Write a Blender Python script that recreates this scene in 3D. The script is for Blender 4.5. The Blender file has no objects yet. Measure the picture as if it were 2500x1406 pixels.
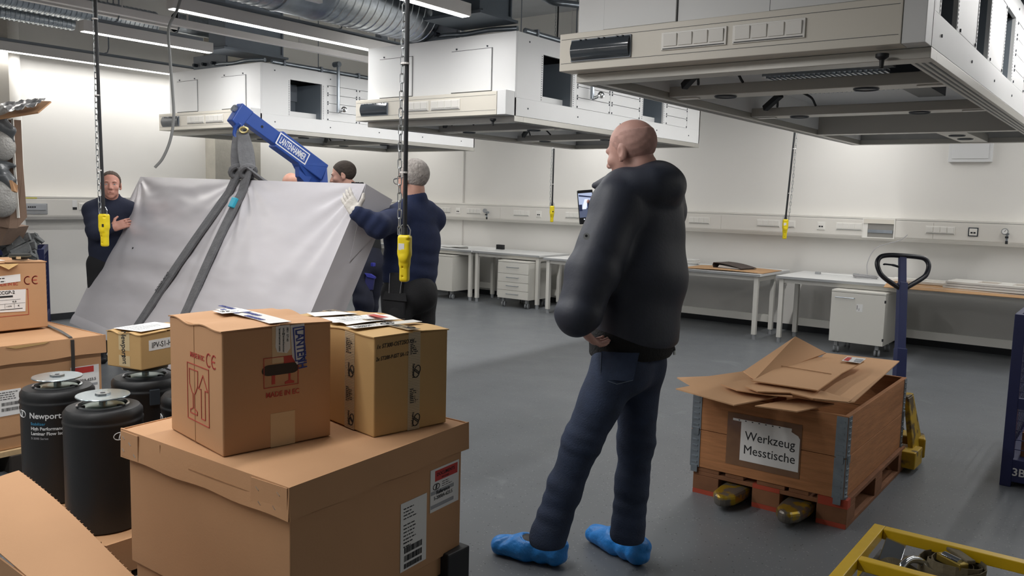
import bpy, math, random
import numpy as np
from mathutils import Vector, Matrix, noise
R = math.radians
rng = random.Random(7)
SC = bpy.context.scene
COL = SC.collection

# ------------------------------------------------------------------ camera, world, light, exposure
cam = bpy.data.cameras.new('camera')
cam.sensor_width = 36; cam.lens = 36 * 2040.05 / 2500; cam.clip_start = .05
co = bpy.data.objects.new('camera', cam); COL.objects.link(co)
yaw, pitch, roll = R(37.0156), R(6.2822), R(1.4794)
fw = Vector((-math.sin(yaw) * math.cos(pitch), math.cos(yaw) * math.cos(pitch), -math.sin(pitch)))
rt = Vector((math.cos(yaw), math.sin(yaw), 0)); up = rt.cross(fw)
r2 = rt * math.cos(roll) + up * math.sin(roll); u2 = up * math.cos(roll) - rt * math.sin(roll)
co.matrix_world = Matrix(((r2.x, u2.x, -fw.x, 0), (r2.y, u2.y, -fw.y, 0), (r2.z, u2.z, -fw.z, 1.56), (0, 0, 0, 1)))
SC.camera = co
SC.view_settings.view_transform = 'Standard'; SC.view_settings.look = 'None'
SC.view_settings.gamma = 1; SC.view_settings.use_curve_mapping = False
SC.view_settings.exposure = 0.12
w = bpy.data.worlds.new('world'); SC.world = w; w.use_nodes = True
w.node_tree.nodes['Background'].inputs[0].default_value = (.75, .8, .85, 1)
w.node_tree.nodes['Background'].inputs[1].default_value = .05
LAMP_POWER = 13.0     # watts per metre of tube
LAMP_COLOR = (1, .985, .97)

# ------------------------------------------------------------------ materials
def lin(c): return tuple((v / 12.92 if v <= .04045 else ((v + .055) / 1.055) ** 2.4) for v in c)
def hexc(h): return lin(tuple(int(h[i:i + 2], 16) / 255 for i in (0, 2, 4)))
MATS = {}
def mat(name, col, rough=.6, metal=0, var=.0, vscale=8, bump=0, bscale=40, emit=0, spec=.5, col2=None, thr=None, stretch=None, coat=0, alpha=1, trans=0):
    """procedural material: base colour with soft noise variation, optional second colour patches and fine bump"""
    if name in MATS: return MATS[name]
    m = bpy.data.materials.new(name); m.use_nodes = True; N = m.node_tree.nodes; L = m.node_tree.links
    b = N['Principled BSDF']; c = hexc(col) if isinstance(col, str) else col
    b.inputs['Roughness'].default_value = rough; b.inputs['Metallic'].default_value = metal
    b.inputs['Specular IOR Level'].default_value = spec; b.inputs['Base Color'].default_value = (*c, 1)
    if coat: b.inputs['Coat Weight'].default_value = coat
    if trans: b.inputs['Transmission Weight'].default_value = trans
    if alpha < 1: b.inputs['Alpha'].default_value = alpha
    if emit:
        b.inputs['Emission Color'].default_value = (*c, 1); b.inputs['Emission Strength'].default_value = emit
    tc = N.new('ShaderNodeTexCoord'); mp = N.new('ShaderNodeMapping'); L.new(tc.outputs['Object'], mp.inputs[0])
    if stretch: mp.inputs['Scale'].default_value = stretch
    if var or col2:
        nz = N.new('ShaderNodeTexNoise'); nz.inputs['Scale'].default_value = vscale; nz.inputs['Detail'].default_value = 5
        L.new(mp.outputs[0], nz.inputs['Vector'])
        cr = N.new('ShaderNodeValToRGB'); e = cr.color_ramp.elements
        if col2:
            c2 = hexc(col2); t = thr or (.45, .55)
            e[0].position, e[1].position = t; e[0].color = (*c, 1); e[1].color = (*c2, 1)
        else:
            e[0].position, e[1].position = .3, .7
            e[0].color = (*[v * (1 - var) for v in c], 1); e[1].color = (*[min(1, v * (1 + var)) for v in c], 1)
        L.new(nz.outputs['Fac'], cr.inputs[0]); L.new(cr.outputs[0], b.inputs['Base Color'])
    if bump:
        n2 = N.new('ShaderNodeTexNoise'); n2.inputs['Scale'].default_value = bscale; n2.inputs['Detail'].default_value = 4
        L.new(mp.outputs[0], n2.inputs['Vector'])
        bp = N.new('ShaderNodeBump'); bp.inputs['Strength'].default_value = bump; bp.inputs['Distance'].default_value = .01
        L.new(n2.outputs['Fac'], bp.inputs['Height']); L.new(bp.outputs[0], b.inputs['Normal'])
    MATS[name] = m; return m

# ------------------------------------------------------------------ mesh builder
def V3(p): return Vector(p)
def basis(z, x=None):
    z = Vector(z).normalized()
    if x is None: x = Vector((1, 0, 0)) if abs(z.x) < .9 else Vector((0, 1, 0))
    x = Vector(x); x = (x - z * x.dot(z)).normalized(); y = z.cross(x)
    return x, y, z
class MB:
    def __init__(s): s.v = []; s.f = []; s.mi = []; s.cur = 0
    def add(s, vs, fs):
        o = len(s.v); s.v += [tuple(v) for v in vs]; s.f += [tuple(i + o for i in f) for f in fs]; s.mi += [s.cur] * len(fs); return s
    def box(s, c, size, M=None):
        x, y, z = (k / 2 for k in size); vs = [Vector((a * x, b * y, d * z)) for a in (-1, 1) for b in (-1, 1) for d in (-1, 1)]
        if M is not None: vs = [M @ v for v in vs]
        c = Vector(c)
        return s.add([v + c for v in vs], [(0, 1, 3, 2), (4, 6, 7, 5), (0, 4, 5, 1), (2, 3, 7, 6), (0, 2, 6, 4), (1, 5, 7, 3)])
    def bx(s, lo, hi):
        return s.box([(a + b) / 2 for a, b in zip(lo, hi)], [abs(b - a) for a, b in zip(lo, hi)])
    def prism(s, poly, d):
        """poly: list of 3-D points in order, extruded along vector d"""
        d = Vector(d); n = len(poly); p = [Vector(q) for q in poly]
        return s.add(p + [q + d for q in p], [tuple(range(n))[::-1], tuple(range(n, 2 * n))] + [(i, (i + 1) % n, n + (i + 1) % n, n + i) for i in range(n)])
    def beam(s, a, b, w, h, upv=(0, 0, 1)):
        a, b = Vector(a), Vector(b); z = (b - a).normalized(); u = Vector(upv); x = z.cross(u)
        if x.length < 1e-4: x = z.cross(Vector((1, 0, 0)))
        x.normalize(); y = x.cross(z)
        return s.prism([a + x * w / 2 * i + y * h / 2 * j for i, j in ((-1, -1), (1, -1), (1, 1), (-1, 1))], b - a)
    def cyl(s, a, b, r, r2=None, n=16, cap=True):
        a, b = Vector(a), Vector(b); x, y, z = basis(b - a); r2 = r if r2 is None else r2; vs = []
        for p, q in ((a, r), (b, r2)):
            vs += [p + (x * math.cos(t) + y * math.sin(t)) * q for t in (2 * math.pi * i / n for i in range(n))]
        fs = [(i, (i + 1) % n, n + (i + 1) % n, n + i) for i in range(n)]
        if cap: fs += [tuple(range(n))[::-1], tuple(range(n, 2 * n))]
        return s.add(vs, fs)
    def tube(s, pts, r, n=8, cap=True):
        pts = [Vector(p) for p in pts]; m = len(pts); vs = []; x = None
        rr = r if isinstance(r, (list, tuple)) else [r] * m
        for i, p in enumerate(pts):
            t = (pts[min(i + 1, m - 1)] - pts[max(i - 1, 0)])
            if t.length < 1e-9: t = Vector((0, 0, 1))
            t.normalize()
            if x is None: x, y, _ = basis(t)
            else:
                x = x - t * x.dot(t)
                if x.length < 1e-6: x, y, _ = basis(t)
                x.normalize(); y = t.cross(x)
            vs += [p + (x * math.cos(k) + y * math.sin(k)) * rr[i] for k in (2 * math.pi * j / n for j in range(n))]
        fs = [(i * n + j, i * n + (j + 1) % n, (i + 1) * n + (j + 1) % n, (i + 1) * n + j) for i in range(m - 1) for j in range(n)]
        if cap: fs += [tuple(range(n))[::-1], tuple(range((m - 1) * n, m * n))]
        return s.add(vs, fs)
    def lathe(s, prof, c=(0, 0, 0), ax=(0, 0, 1), n=32):
        """prof: (radius, height) list"""
        c = Vector(c); x, y, z = basis(ax); vs = []; m = len(prof)
        for r, h in prof:
            vs += [c + z * h + (x * math.cos(k) + y * math.sin(k)) * r for k in (2 * math.pi * j / n for j in range(n))]
        fs = [(i * n + j, i * n + (j + 1) % n, (i + 1) * n + (j + 1) % n, (i + 1) * n + j) for i in range(m - 1) for j in range(n)]
        return s.add(vs, fs)
    def ribbon(s, pts, width, side, thick=.003):
        """flat strap along pts; side: width vector (one or per point)"""
        pts = [Vector(p) for p in pts]; m = len(pts); vs = []
        for i, p in enumerate(pts):
            t = (pts[min(i + 1, m - 1)] - pts[max(i - 1, 0)]).normalized()
            sd = Vector(side[i] if isinstance(side, list) else side); sd = (sd - t * sd.dot(t)).normalized(); nn = t.cross(sd)
            w_ = width[i] if isinstance(width, (list, tuple)) else width
            vs += [p - sd * w_ / 2, p + sd * w_ / 2, p + sd * w_ / 2 + nn * thick, p - sd * w_ / 2 + nn * thick]
        fs = [(i * 4 + j, i * 4 + (j + 1) % 4, (i + 1) * 4 + (j + 1) % 4, (i + 1) * 4 + j) for i in range(m - 1) for j in range(4)]
        return s.add(vs, fs + [(3, 2, 1, 0), tuple(range(4 * m - 4, 4 * m))])
    def grid(s, fn, nu, nv, thick=None):
        """surface fn(u,v)->point on the unit square; thick adds a back side offset along the normal"""
        P = [[Vector(fn(i / nu, j / nv)) for j in range(nv + 1)] for i in range(nu + 1)]; W = nv + 1
        fs = [(i * W + j, (i + 1) * W + j, (i + 1) * W + j + 1, i * W + j + 1) for i in range(nu) for j in range(nv)]
        vs = [p for r_ in P for p in r_]
        if thick is None: return s.add(vs, fs)
        nn = []
        for i in range(nu + 1):
            for j in range(nv + 1):
                a = P[min(i + 1, nu)][j] - P[max(i - 1, 0)][j]; b = P[i][min(j + 1, nv)] - P[i][max(j - 1, 0)]
                nn.append(a.cross(b).normalized())
        k = len(vs); vs2 = [v - q * thick for v, q in zip(vs, nn)]
        fs2 = [tuple(i + k for i in f[::-1]) for f in fs]
        rim = [i * W for i in range(nu + 1)] + [nu * W + j for j in range(1, W)] + [i * W + nv for i in range(nu - 1, -1, -1)] + [j for j in range(nv - 1, 0, -1)]
        m = len(rim); fr = [(rim[i], rim[i] + k, rim[(i + 1) % m] + k, rim[(i + 1) % m]) for i in range(m)]
        return s.add(vs + vs2, fs + fs2 + [f[::-1] for f in fr])
    def xf(s, M, start=0):
        s.v[start:] = [tuple(M @ Vector(v)) for v in s.v[start:]]; return s
    def mesh(s, name, mats, smooth=False, bevel=0, seg=2):
        me = bpy.data.meshes.new(name); me.from_pydata(s.v, [], s.f); me.update()
        for m in (mats if isinstance(mats, (list, tuple)) else [mats]): me.materials.append(m)
        if isinstance(mats, (list, tuple)): me.polygons.foreach_set('material_index', s.mi)
        if bevel:
            import bmesh
            bm = bmesh.new(); bm.from_mesh(me); bmesh.ops.recalc_face_normals(bm, faces=bm.faces)
            ed = [e for e in bm.edges if len(e.link_faces) == 2 and e.calc_face_angle(0) > .5]
            bmesh.ops.bevel(bm, geom=ed, offset=bevel, segments=seg, profile=.5, affect='EDGES', clamp_overlap=True)
            bm.to_mesh(me); bm.free()
        if smooth:
            me.polygons.foreach_set('use_smooth', [True] * len(me.polygons))
            if smooth != 'all': me.set_sharp_from_angle(angle=R(38))
        return me
MW = {}      # world matrices of roots, by object name
def link(name, me, parent=None):
    o = bpy.data.objects.new(name, me); COL.objects.link(o)
    if parent is not None: o.parent = parent
    return o
def thing(name, label, cat, loc=(0, 0, 0), rz=0, group=None, M=None):
    """an Empty at the thing's base that parents its parts"""
    o = bpy.data.objects.new(name, None); COL.objects.link(o); o.empty_display_size = .1
    M = M if M is not None else Matrix.Translation(Vector(loc)) @ Matrix.Rotation(rz, 4, 'Z')
    o.matrix_world = M; MW[o.name] = M
    return tag(o, label, cat, group)
def tag(o, label, cat, group=None):
    o['label'] = label; o['category'] = cat
    if group: o['group'] = group
    return o
def struct(o): o['kind'] = 'structure'; return o
def rootmat(p):
    M = Matrix.Identity(4); ch = []
    while p is not None: ch.append(p); p = p.parent
    return MW.get(ch[-1].name, M) if ch else M
def part(name, mb, m, parent=None, world=False, smooth=False, bevel=0, seg=2, label=None):
    """one mesh object; world=True: its points are world points (parts of a placed thing)"""
    if world and parent is not None: mb.xf(rootmat(parent).inverted())
    o = link(name, mb.mesh(name, m, smooth, bevel, seg), parent)
    if label: o['label'] = label
    return o
def single(name, mb, m, label, cat, group=None, loc=None, **k):
    """a thing that is one mesh, origin at loc"""
    if loc is not None: mb.xf(Matrix.Translation(-Vector(loc)))
    o = part(name, mb, m, None, **k)
    if loc is not None: o.location = loc; MW[o.name] = Matrix.Translation(Vector(loc))
    return tag(o, label, cat, group)
def copy_tree(o, parent=None, M=None):
    c = o.copy(); COL.objects.link(c); c.parent = parent
    if M is not None: c.matrix_world = M; MW[c.name] = M
    for ch in list(o.children): copy_tree(ch, c)
    return c
def frame(o, x, y, z):
    x, y, z = Vector(x).normalized(), Vector(y).normalized(), Vector(z).normalized()
    return Matrix(((x.x, y.x, z.x, o[0]), (x.y, y.y, z.y, o[1]), (x.z, y.z, z.z, o[2]), (0, 0, 0, 1)))
def spline(pts, n=8):
    """Catmull-Rom through pts"""
    P = [Vector(p) for p in pts]; P = [P[0] * 2 - P[1]] + P + [P[-1] * 2 - P[-2]]; out = []
    for i in range(1, len(P) - 2):
        for k in range(n):
            t = k / n; a, b, c, d = P[i - 1:i + 3]
            out.append(.5 * ((2 * b) + (c - a) * t + (2 * a - 5 * b + 4 * c - d) * t * t + (3 * b - a - 3 * c + d) * t ** 3))
    return out + [P[-2]]
def text_mb(txt, size, M, bold=0, sx=1, align='LEFT', depth=.0004, shear=0):
    """lettering as mesh geometry; M maps the text plane (x right, y up, z out)"""
    cu = bpy.data.curves.new('lettering', 'FONT'); cu.body = txt; cu.size = size; cu.align_x = align; cu.offset = bold; cu.extrude = depth; cu.shear = shear
    cu.resolution_u = 3
    o = bpy.data.objects.new('lettering', cu); COL.objects.link(o)
    me = bpy.data.meshes.new_from_object(o); mb = MB()
    mb.add([M @ Vector((v.co.x * sx, v.co.y, v.co.z)) for v in me.vertices], [tuple(p.vertices) for p in me.polygons])
    bpy.data.objects.remove(o); bpy.data.curves.remove(cu); bpy.data.meshes.remove(me)
    return mb
def join(*mbs):
    r = MB()
    for m in mbs: r.add(m.v, m.f)
    return r

# ------------------------------------------------------------------ implicit surfaces (bodies, clothes)
def sdf_mesh(prims, res, k=.03, post=None):
    """smooth union of tapered capsules / ellipsoids / boxes, polygonised with surface nets; returns MB"""
    lo = np.min([p['lo'] for p in prims if p['op'] == '+'], 0) - 3 * res - .01; hi = np.max([p['hi'] for p in prims if p['op'] == '+'], 0) + 3 * res + .01
    n = np.ceil((hi - lo) / res).astype(int) + 1
    F = np.full(n, .2, np.float32); ax = [lo[i] + np.arange(n[i]) * res for i in range(3)]
    for p in prims:
        kk = p.get('k', k); m = kk + 3 * res
        a = np.clip(((p['lo'] - m - lo) / res).astype(int), 0, n); b = np.clip(((p['hi'] + m - lo) / res).astype(int) + 2, 0, n)
        if np.any(b <= a): continue
        g = np.stack(np.meshgrid(*[ax[i][a[i]:b[i]] for i in range(3)], indexing='ij'), -1)
        d = p['f'](g).astype(np.float32); S = F[a[0]:b[0], a[1]:b[1], a[2]:b[2]]
        if p['op'] == '+':
            h = np.clip(.5 + .5 * (S - d) / kk, 0, 1); S[...] = S * (1 - h) + d * h - kk * h * (1 - h)
        else:
            d = -d; h = np.clip(.5 - .5 * (S - d) / kk, 0, 1); S[...] = S * (1 - h) + d * h + kk * h * (1 - h)
    if post is not None: F = post(F, ax)
    return nets(F, lo, res)
def nets(F, lo, res):
    s = F < 0; c = [(i, j, k) for i in (0, 1) for j in (0, 1) for k in (0, 1)]; n = np.array(F.shape)
    sl = lambda A, o: A[o[0]:n[0] - 1 + o[0], o[1]:n[1] - 1 + o[1], o[2]:n[2] - 1 + o[2]]
    cnt = sum(sl(s, o).astype(np.int8) for o in c); act = (cnt > 0) & (cnt < 8)
    I = np.argwhere(act); idx = np.full(act.shape, -1, np.int64); idx[act] = np.arange(len(I))
    P = np.zeros((len(I), 3)); C = np.zeros(len(I))
    for a in c:
        for d in range(3):
            if a[d]: continue
            b = list(a); b[d] = 1
            fa = F[I[:, 0] + a[0], I[:, 1] + a[1], I[:, 2] + a[2]]; fb = F[I[:, 0] + b[0], I[:, 1] + b[1], I[:, 2] + b[2]]
            m = (fa < 0) != (fb < 0); t = np.where(m, fa / np.where(m, fa - fb, 1), 0)
            q = np.tile(np.array(a, float), (len(I), 1)); q[:, d] += t; P += q * m[:, None]; C += m
    P = (P / C[:, None] + I) * res + lo; Q = []
    for d in range(3):
        e, f = [(1, 2), (2, 0), (0, 1)][d]
        a = [slice(1, -1)] * 3; a[d] = slice(0, n[d] - 1); b = list(a); b[d] = slice(1, n[d])
        A, B = s[tuple(a)], s[tuple(b)]; J = np.argwhere(A != B); fl = A[A != B]
        for i in range(3):
            if i != d: J[:, i] += 1
        def at(x, y):
            K = J.copy(); K[:, e] -= x; K[:, f] -= y; return idx[K[:, 0], K[:, 1], K[:, 2]]
        q = np.stack([at(1, 1), at(0, 1), at(0, 0), at(1, 0)], 1); q[~fl] = q[~fl][:, ::-1]; Q.append(q)
    mb = MB(); Q = np.concatenate(Q); mb.v = [tuple(x) for x in P]; mb.f = [tuple(x) for x in Q.tolist()]; mb.mi = [0] * len(mb.f)
    return mb
def _n(v): v = np.array(v, float); return v / np.linalg.norm(v)
def cap(a, b, ra, rb=None, op='+', **k):
    a, b = np.array(a, float), np.array(b, float); rb = ra if rb is None else rb; r = max(ra, rb); ab = b - a; L = max(ab @ ab, 1e-12)
    def f(g):
        t = np.clip(((g - a) @ ab) / L, 0, 1); return np.linalg.norm(g - a - t[..., None] * ab, axis=-1) - (ra + (rb - ra) * t)
    return dict(op=op, lo=np.minimum(a, b) - r, hi=np.maximum(a, b) + r, f=f, **k)
def ecap(a, b, ra, rb, side, op='+', **k):
    """tapered capsule with elliptical section: ra/rb = (half width along side, half depth across)"""
    a, b = np.array(a, float), np.array(b, float); z = _n(b - a); x = np.array(side, float); x = _n(x - z * (x @ z)); y = np.cross(z, x); L = np.linalg.norm(b - a); r = max(*ra, *rb)
    def f(g):
        q = g - a; t = q @ z; tt = np.clip(t / L, 0, 1); u_, v_ = q @ x, q @ y; e = t - tt * L
        rx = ra[0] + (rb[0] - ra[0]) * tt; ry = ra[1] + (rb[1] - ra[1]) * tt; rm = np.minimum(rx, ry)
        k0 = np.sqrt((u_ / rx) ** 2 + (v_ / ry) ** 2 + (e / rm) ** 2) + 1e-9
        k1 = np.sqrt((u_ / rx ** 2) ** 2 + (v_ / ry ** 2) ** 2 + (e / rm ** 2) ** 2) + 1e-9
        return np.where(k0 < .3, (k0 - 1) * rm, k0 * (k0 - 1) / k1)
    return dict(op=op, lo=np.minimum(a, b) - r, hi=np.maximum(a, b) + r, f=f, **k)
def ell(c, r, ax=None, op='+', **k):
    c = np.array(c, float); r = np.array(r, float); A = np.eye(3) if ax is None else np.array([_n(q) for q in ax]); m = r.max()
    def f(g):
        q = (g - c) @ A.T; k0 = np.linalg.norm(q / r, axis=-1) + 1e-9; k1 = np.linalg.norm(q / r ** 2, axis=-1) + 1e-9
        return np.where(k0 < .3, (k0 - 1) * r.min(), k0 * (k0 - 1) / k1)
    return dict(op=op, lo=c - m, hi=c + m, f=f, **k)
def rbox(c, h, ax=None, r=.01, op='+', **k):
    c = np.array(c, float); h = np.array(h, float); A = np.eye(3) if ax is None else np.array([_n(q) for q in ax]); m = np.linalg.norm(h)
    def f(g):
        q = np.abs((g - c) @ A.T) - (h - r); return np.linalg.norm(np.maximum(q, 0), axis=-1) + np.minimum(q.max(-1), 0) - r
    return dict(op=op, lo=c - m, hi=c + m, f=f, **k)
def fnp(f, lo, hi, op='+', **k): return dict(op=op, lo=np.array(lo, float), hi=np.array(hi, float), f=f, **k)
# ------------------------------------------------------------------ setting
WHITE = mat('white paint', 'e6e4df', .75, var=.012, vscale=2, bump=.03, bscale=220)
CONC = mat('concrete', 'b3afa4', .85, var=.10, vscale=5, bump=.25, bscale=30)
CEIL = mat('raw ceiling', 'a4a7aa', .9, var=.08, vscale=2)
BLACKPL = mat('black skirting', '24272b', .6)
def floor_mat():
    m = mat('speckled vinyl', '6c7074', .38, var=.05, vscale=1.2); N = m.node_tree.nodes; L = m.node_tree.links; b = N['Principled BSDF']
    base = b.inputs['Base Color'].links[0].from_socket
    tc = N.new('ShaderNodeTexCoord')
    def flecks(scale, th, col, prev):
        vo = N.new('ShaderNodeTexVoronoi'); vo.inputs['Scale'].default_value = scale; L.new(tc.outputs['Object'], vo.inputs['Vector'])
        wn = N.new('ShaderNodeTexWhiteNoise'); L.new(vo.outputs['Position'], wn.inputs['Vector'])
        lt = N.new('ShaderNodeMath'); lt.operation = 'LESS_THAN'; lt.inputs[1].default_value = th; L.new(vo.outputs['Distance'], lt.inputs[0])
        gt = N.new('ShaderNodeMath'); gt.operation = 'GREATER_THAN'; gt.inputs[1].default_value = .72; L.new(wn.outputs['Value'], gt.inputs[0])
        mu = N.new('ShaderNodeMath'); mu.operation = 'MULTIPLY'; L.new(lt.outputs[0], mu.inputs[0]); L.new(gt.outputs[0], mu.inputs[1])
        mx = N.new('ShaderNodeMix'); mx.data_type = 'RGBA'; L.new(mu.outputs[0], mx.inputs['Factor']); L.new(prev, mx.inputs['A']); mx.inputs['B'].default_value = (*hexc(col), 1)
        return mx.outputs['Result']
    o = flecks(70, .22, '8f9294', base); o = flecks(46, .16, '36393c', o)
    # pale scuff marks
    nz = N.new('ShaderNodeTexNoise'); nz.inputs['Scale'].default_value = 2.3; nz.inputs['Detail'].default_value = 9; nz.inputs['Distortion'].default_value = 1.2
    L.new(tc.outputs['Object'], nz.inputs['Vector'])
    cr = N.new('ShaderNodeValToRGB'); cr.color_ramp.elements[0].position = .66; cr.color_ramp.elements[1].position = .74
    L.new(nz.outputs['Fac'], cr.inputs[0]); mx = N.new('ShaderNodeMix'); mx.data_type = 'RGBA'
    L.new(cr.outputs[0], mx.inputs['Factor']); L.new(o, mx.inputs['A']); mx.inputs['B'].default_value = (*hexc('7c8184'), 1)
    L.new(mx.outputs['Result'], b.inputs['Base Color'])
    n3 = N.new('ShaderNodeTexNoise'); n3.inputs['Scale'].default_value = 3; L.new(tc.outputs['Object'], n3.inputs['Vector'])
    mr = N.new('ShaderNodeMapRange'); mr.inputs['To Min'].default_value = .3; mr.inputs['To Max'].default_value = .48
    L.new(n3.outputs['Fac'], mr.inputs['Value']); L.new(mr.outputs[0], b.inputs['Roughness'])
    return m
XL, YB, XR, YF, ZC = -9.95, 10.25, 4.0, -3.0, 4.2
struct(part('floor', MB().bx((XL - .2, YF - .2, -.15), (XR + .2, YB + .2, 0)), floor_mat()))
struct(part('ceiling', MB().bx((XL - .2, YF - .2, ZC), (XR + .2, YB + .2, ZC + .15)), CEIL))
struct(part('wall_left', MB().bx((XL - .15, YF - .15, 0), (XL, YB + .15, ZC)), WHITE))
struct(part('wall_back', MB().bx((XL, YB, 0), (XR + .15, YB + .15, ZC)), WHITE))
struct(part('wall_right', MB().bx((XR, YF - .15, 0), (XR + .15, YB, ZC)), WHITE))
struct(part('wall_front', MB().bx((XL, YF - .15, 0), (XR, YF, ZC)), WHITE))
struct(part('baseboard_left', MB().bx((XL, YF, 0), (XL + .012, YB, .075)), BLACKPL))
struct(part('baseboard_back', MB().bx((XL + .012, YB - .012, 0), (XR, YB, .075)), BLACKPL))
# shallow boxing in the corner of the back wall, concrete column and cylindrical casing on the left wall
struct(part('trim_1', MB().bx((XL, YB - .03, .075), (-8.74, YB, ZC)), WHITE))
struct(part('trim_2', MB().bx((XL, 6.42, 0), (XL + .22, 7.12, ZC)), CONC))
struct(part('trim_3', MB().cyl((XL + .07, 4.05, 0), (XL + .07, 4.05, ZC), .085, n=32), WHITE, smooth=True))
struct(part('trim_4', MB().bx((XL, 2.6, 0), (XL + .3, 3.93, ZC)), mat('beige plaster', 'b7b2a8', .85, var=.03)))

# ------------------------------------------------------------------ lamps
LAMPW = mat('lamp housing', 'dcd9d6', .45)
DIFF = mat('lamp diffuser', (1, .98, .95), .6, emit=8)
GALV = mat('galvanised steel', 'aab2ba', .32, metal=.9, var=.12, vscale=14)
GREYST = mat('grey painted steel', '868d95', .5, var=.05)
DARKST = mat('dark steel', '3d434a', .45, metal=.4)
def lamp(x, y0, y1, label, z=2.92, pw=1.0):
    L_ = y1 - y0
    t = thing('ceiling_light', label, 'light', (x, y0, z), 0, 'suspended linear lights')
    part('housing', MB().bx((-.045, 0, .004), (.045, L_, .1)), LAMPW, t, bevel=.003)
    part('diffuser', MB().bx((-.036, .012, 0), (.036, L_ - .012, .006)), DIFF, t)
    part('mounting_rail', MB().bx((-.02, .1, .1), (.02, L_ - .1, .135)), GREYST, t)
    k = max(2, int(L_ / 1.5) + 1)
    for i in range(k):
        yy = .35 + (L_ - .7) * i / (k - 1)
        part('suspension', MB().tube([(0, yy - .06, .13), (0, yy - .015, .15), (0, yy, .2), (0, yy, ZC - z)], .007, 6), GREYST, t)
    li = bpy.data.lights.new('tube', 'AREA'); li.shape = 'RECTANGLE'; li.size = .07; li.size_y = L_ - .03; li.energy = LAMP_POWER * L_ * pw; li.color = LAMP_COLOR
    lo = bpy.data.objects.new('tube', li); COL.objects.link(lo); lo.parent = t; lo.location = (0, L_ / 2, -.004)
lamp(-9.62, 1.6, 9.9, 'long linear light running close along the white left wall', pw=.4)
lamp(-7.72, 3.76, 5.06, 'short linear light ending above the hood nearest the concrete column', pw=.9)
lamp(-6.12, 3.66, 9.9, 'long linear light passing between the two white hoods on the left', pw=.85)
lamp(-4.32, -1.0, 5.06, 'long linear light ending above the middle hood, nearest to the spiral duct', pw=.8)
lamp(-2.68, 5.3, 9.9, 'added linear light hidden behind the large hood on its left side', pw=.8)  # added fixture, hidden from view, brightens the back wall between the hoods
lamp(-.35, 5.2, 9.9, 'added linear light out of view right of the large hood', pw=.5)  # unseen fixture, added for brightness on the bench wall
lamp(1.6, 4.2, 9.9, 'outermost added linear light near the right wall', pw=.5)  # added out of frame, more light for the right side
lamp(-2.68, -1.2, 2.7, 'added linear light overhead in front of the large hood', pw=1.0)  # added above the frame to light carton tops and the hood front
lamp(-6.12, -1.6, 1.2, 'added linear light behind the photographer, outer left row', pw=1.0)  # added behind the camera to brighten the near carton sides

# ------------------------------------------------------------------ pipes, ducts and steel above the hoods
ALU = mat('duct aluminium', 'b9c0c6', .28, metal=1, var=.15, vscale=25)
def duct(x, z, r, y0, y1, name, label, pitch=.05, amp=.006, bands=(), ridge=True):
    t = thing(name, label, 'duct', (x, y0, z))
    prof = []; y = 0; L_ = y1 - y0; n = int(L_ / pitch * 4)
    for i in range(n // 4):
        y = i * pitch; prof += [(r, y), (r, y + pitch * (.5 if ridge else .75)), (r + amp, y + pitch * (.6 if ridge else .8)), (r + amp, y + pitch * (.9 if ridge else .92))]
    prof.append((r, L_))
    part('duct_body', MB().lathe(prof, (0, 0, 0), (0, 1, 0), 36), ALU, t, smooth=True)
    for b0, b1 in bands:
        part('coupling', MB().lathe([(r + .004, b0), (r + .014, b0), (r + .014, b0 + .03), (r + .008, b0 + .04), (r + .008, b1 - .04), (r + .014, b1 - .03), (r + .014, b1), (r + .004, b1)], (0, 0, 0), (0, 1, 0), 36), GALV, t, smooth=True)
    for k in (.5, L_ - .45):
        part('hanger', MB().cyl((0, k, r), (0, k, ZC - z), .006, n=6), GREYST, t)
    return t
d1 = duct(-5.2, 3.13, .26, 2.2, 5.46, 'spiral_duct', 'large silver spiral duct ending above the middle hood', .075, .006, ((1.72, 2.12),), False)
part('rating_label', MB().bx((.2, 1.85, -.2), (.24, 1.98, -.06)), mat('paper white', 'dfe0e0', .7), d1)
d2 = duct(-8.75, 3.32, .11, 1.4, 5.05, 'flexible_duct', 'crinkled silver flexible duct beside the short linear light', .05, .010)
duct(-8.4, 3.3, .1, 5.08, 6.0, 'smooth_duct', 'smooth grey duct continuing the crinkled flexible duct over the left hood', .3, .003)
duct(-9.1, 3.22, .06, 1.4, 4.35, 'thin_flexible_duct', 'thin crinkled silver duct below the thicker crinkled duct', .045, .008)
def rail(x, y0, y1, z, w_, h, label, name='cable_rail'):
    t = thing(name, label, 'rail', (x, y0, z))
    part('channel', MB().bx((-w_ / 2, 0, 0), (w_ / 2, y1 - y0, h)), LAMPW, t, bevel=.003)
    for k in range(int((y1 - y0) / 1.2) + 1):
        part('drop_rod', MB().cyl((0, .4 + k * 1.2, h), (0, .4 + k * 1.2, ZC - z), .008, n=6), LAMPW, t)
rail(-6.75, 2.6, 9.8, 2.93, .06, .06, 'white cable rail hung parallel to the long light between hoods')
rail(-8.2, 1.6, 5.0, 3.19, .06, .07, 'pale grey cable rail hung above the short linear light')
def steelbox(x0, x1, y0, y1, z0, z1, label, col):
    t = thing('steel_girder', label, 'girder', ((x0 + x1) / 2, y0, z0))
    m = mat('girder ' + col, col, .55, var=.05); a = (x1 - x0) / 2; L_ = y1 - y0; H_ = z1 - z0
    part('web', MB().bx((-a, 0, .04), (a, L_, H_)), m, t, bevel=.004)
    part('flange', MB().bx((-a - .05, -.05, 0), (a + .05, L_ + .06, .022)).bx((-a - .03, 0, .022), (a + .03, L_, .04)), m, t)
    part('end_plate', MB().bx((-a - .02, L_, .02), (a + .02, L_ + .015, H_)), m, t)
steelbox(-8.05, -7.75, 5.25, 5.95, 2.99, 3.55, 'blue grey steel girder stub above the left hood', '87909a')
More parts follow.
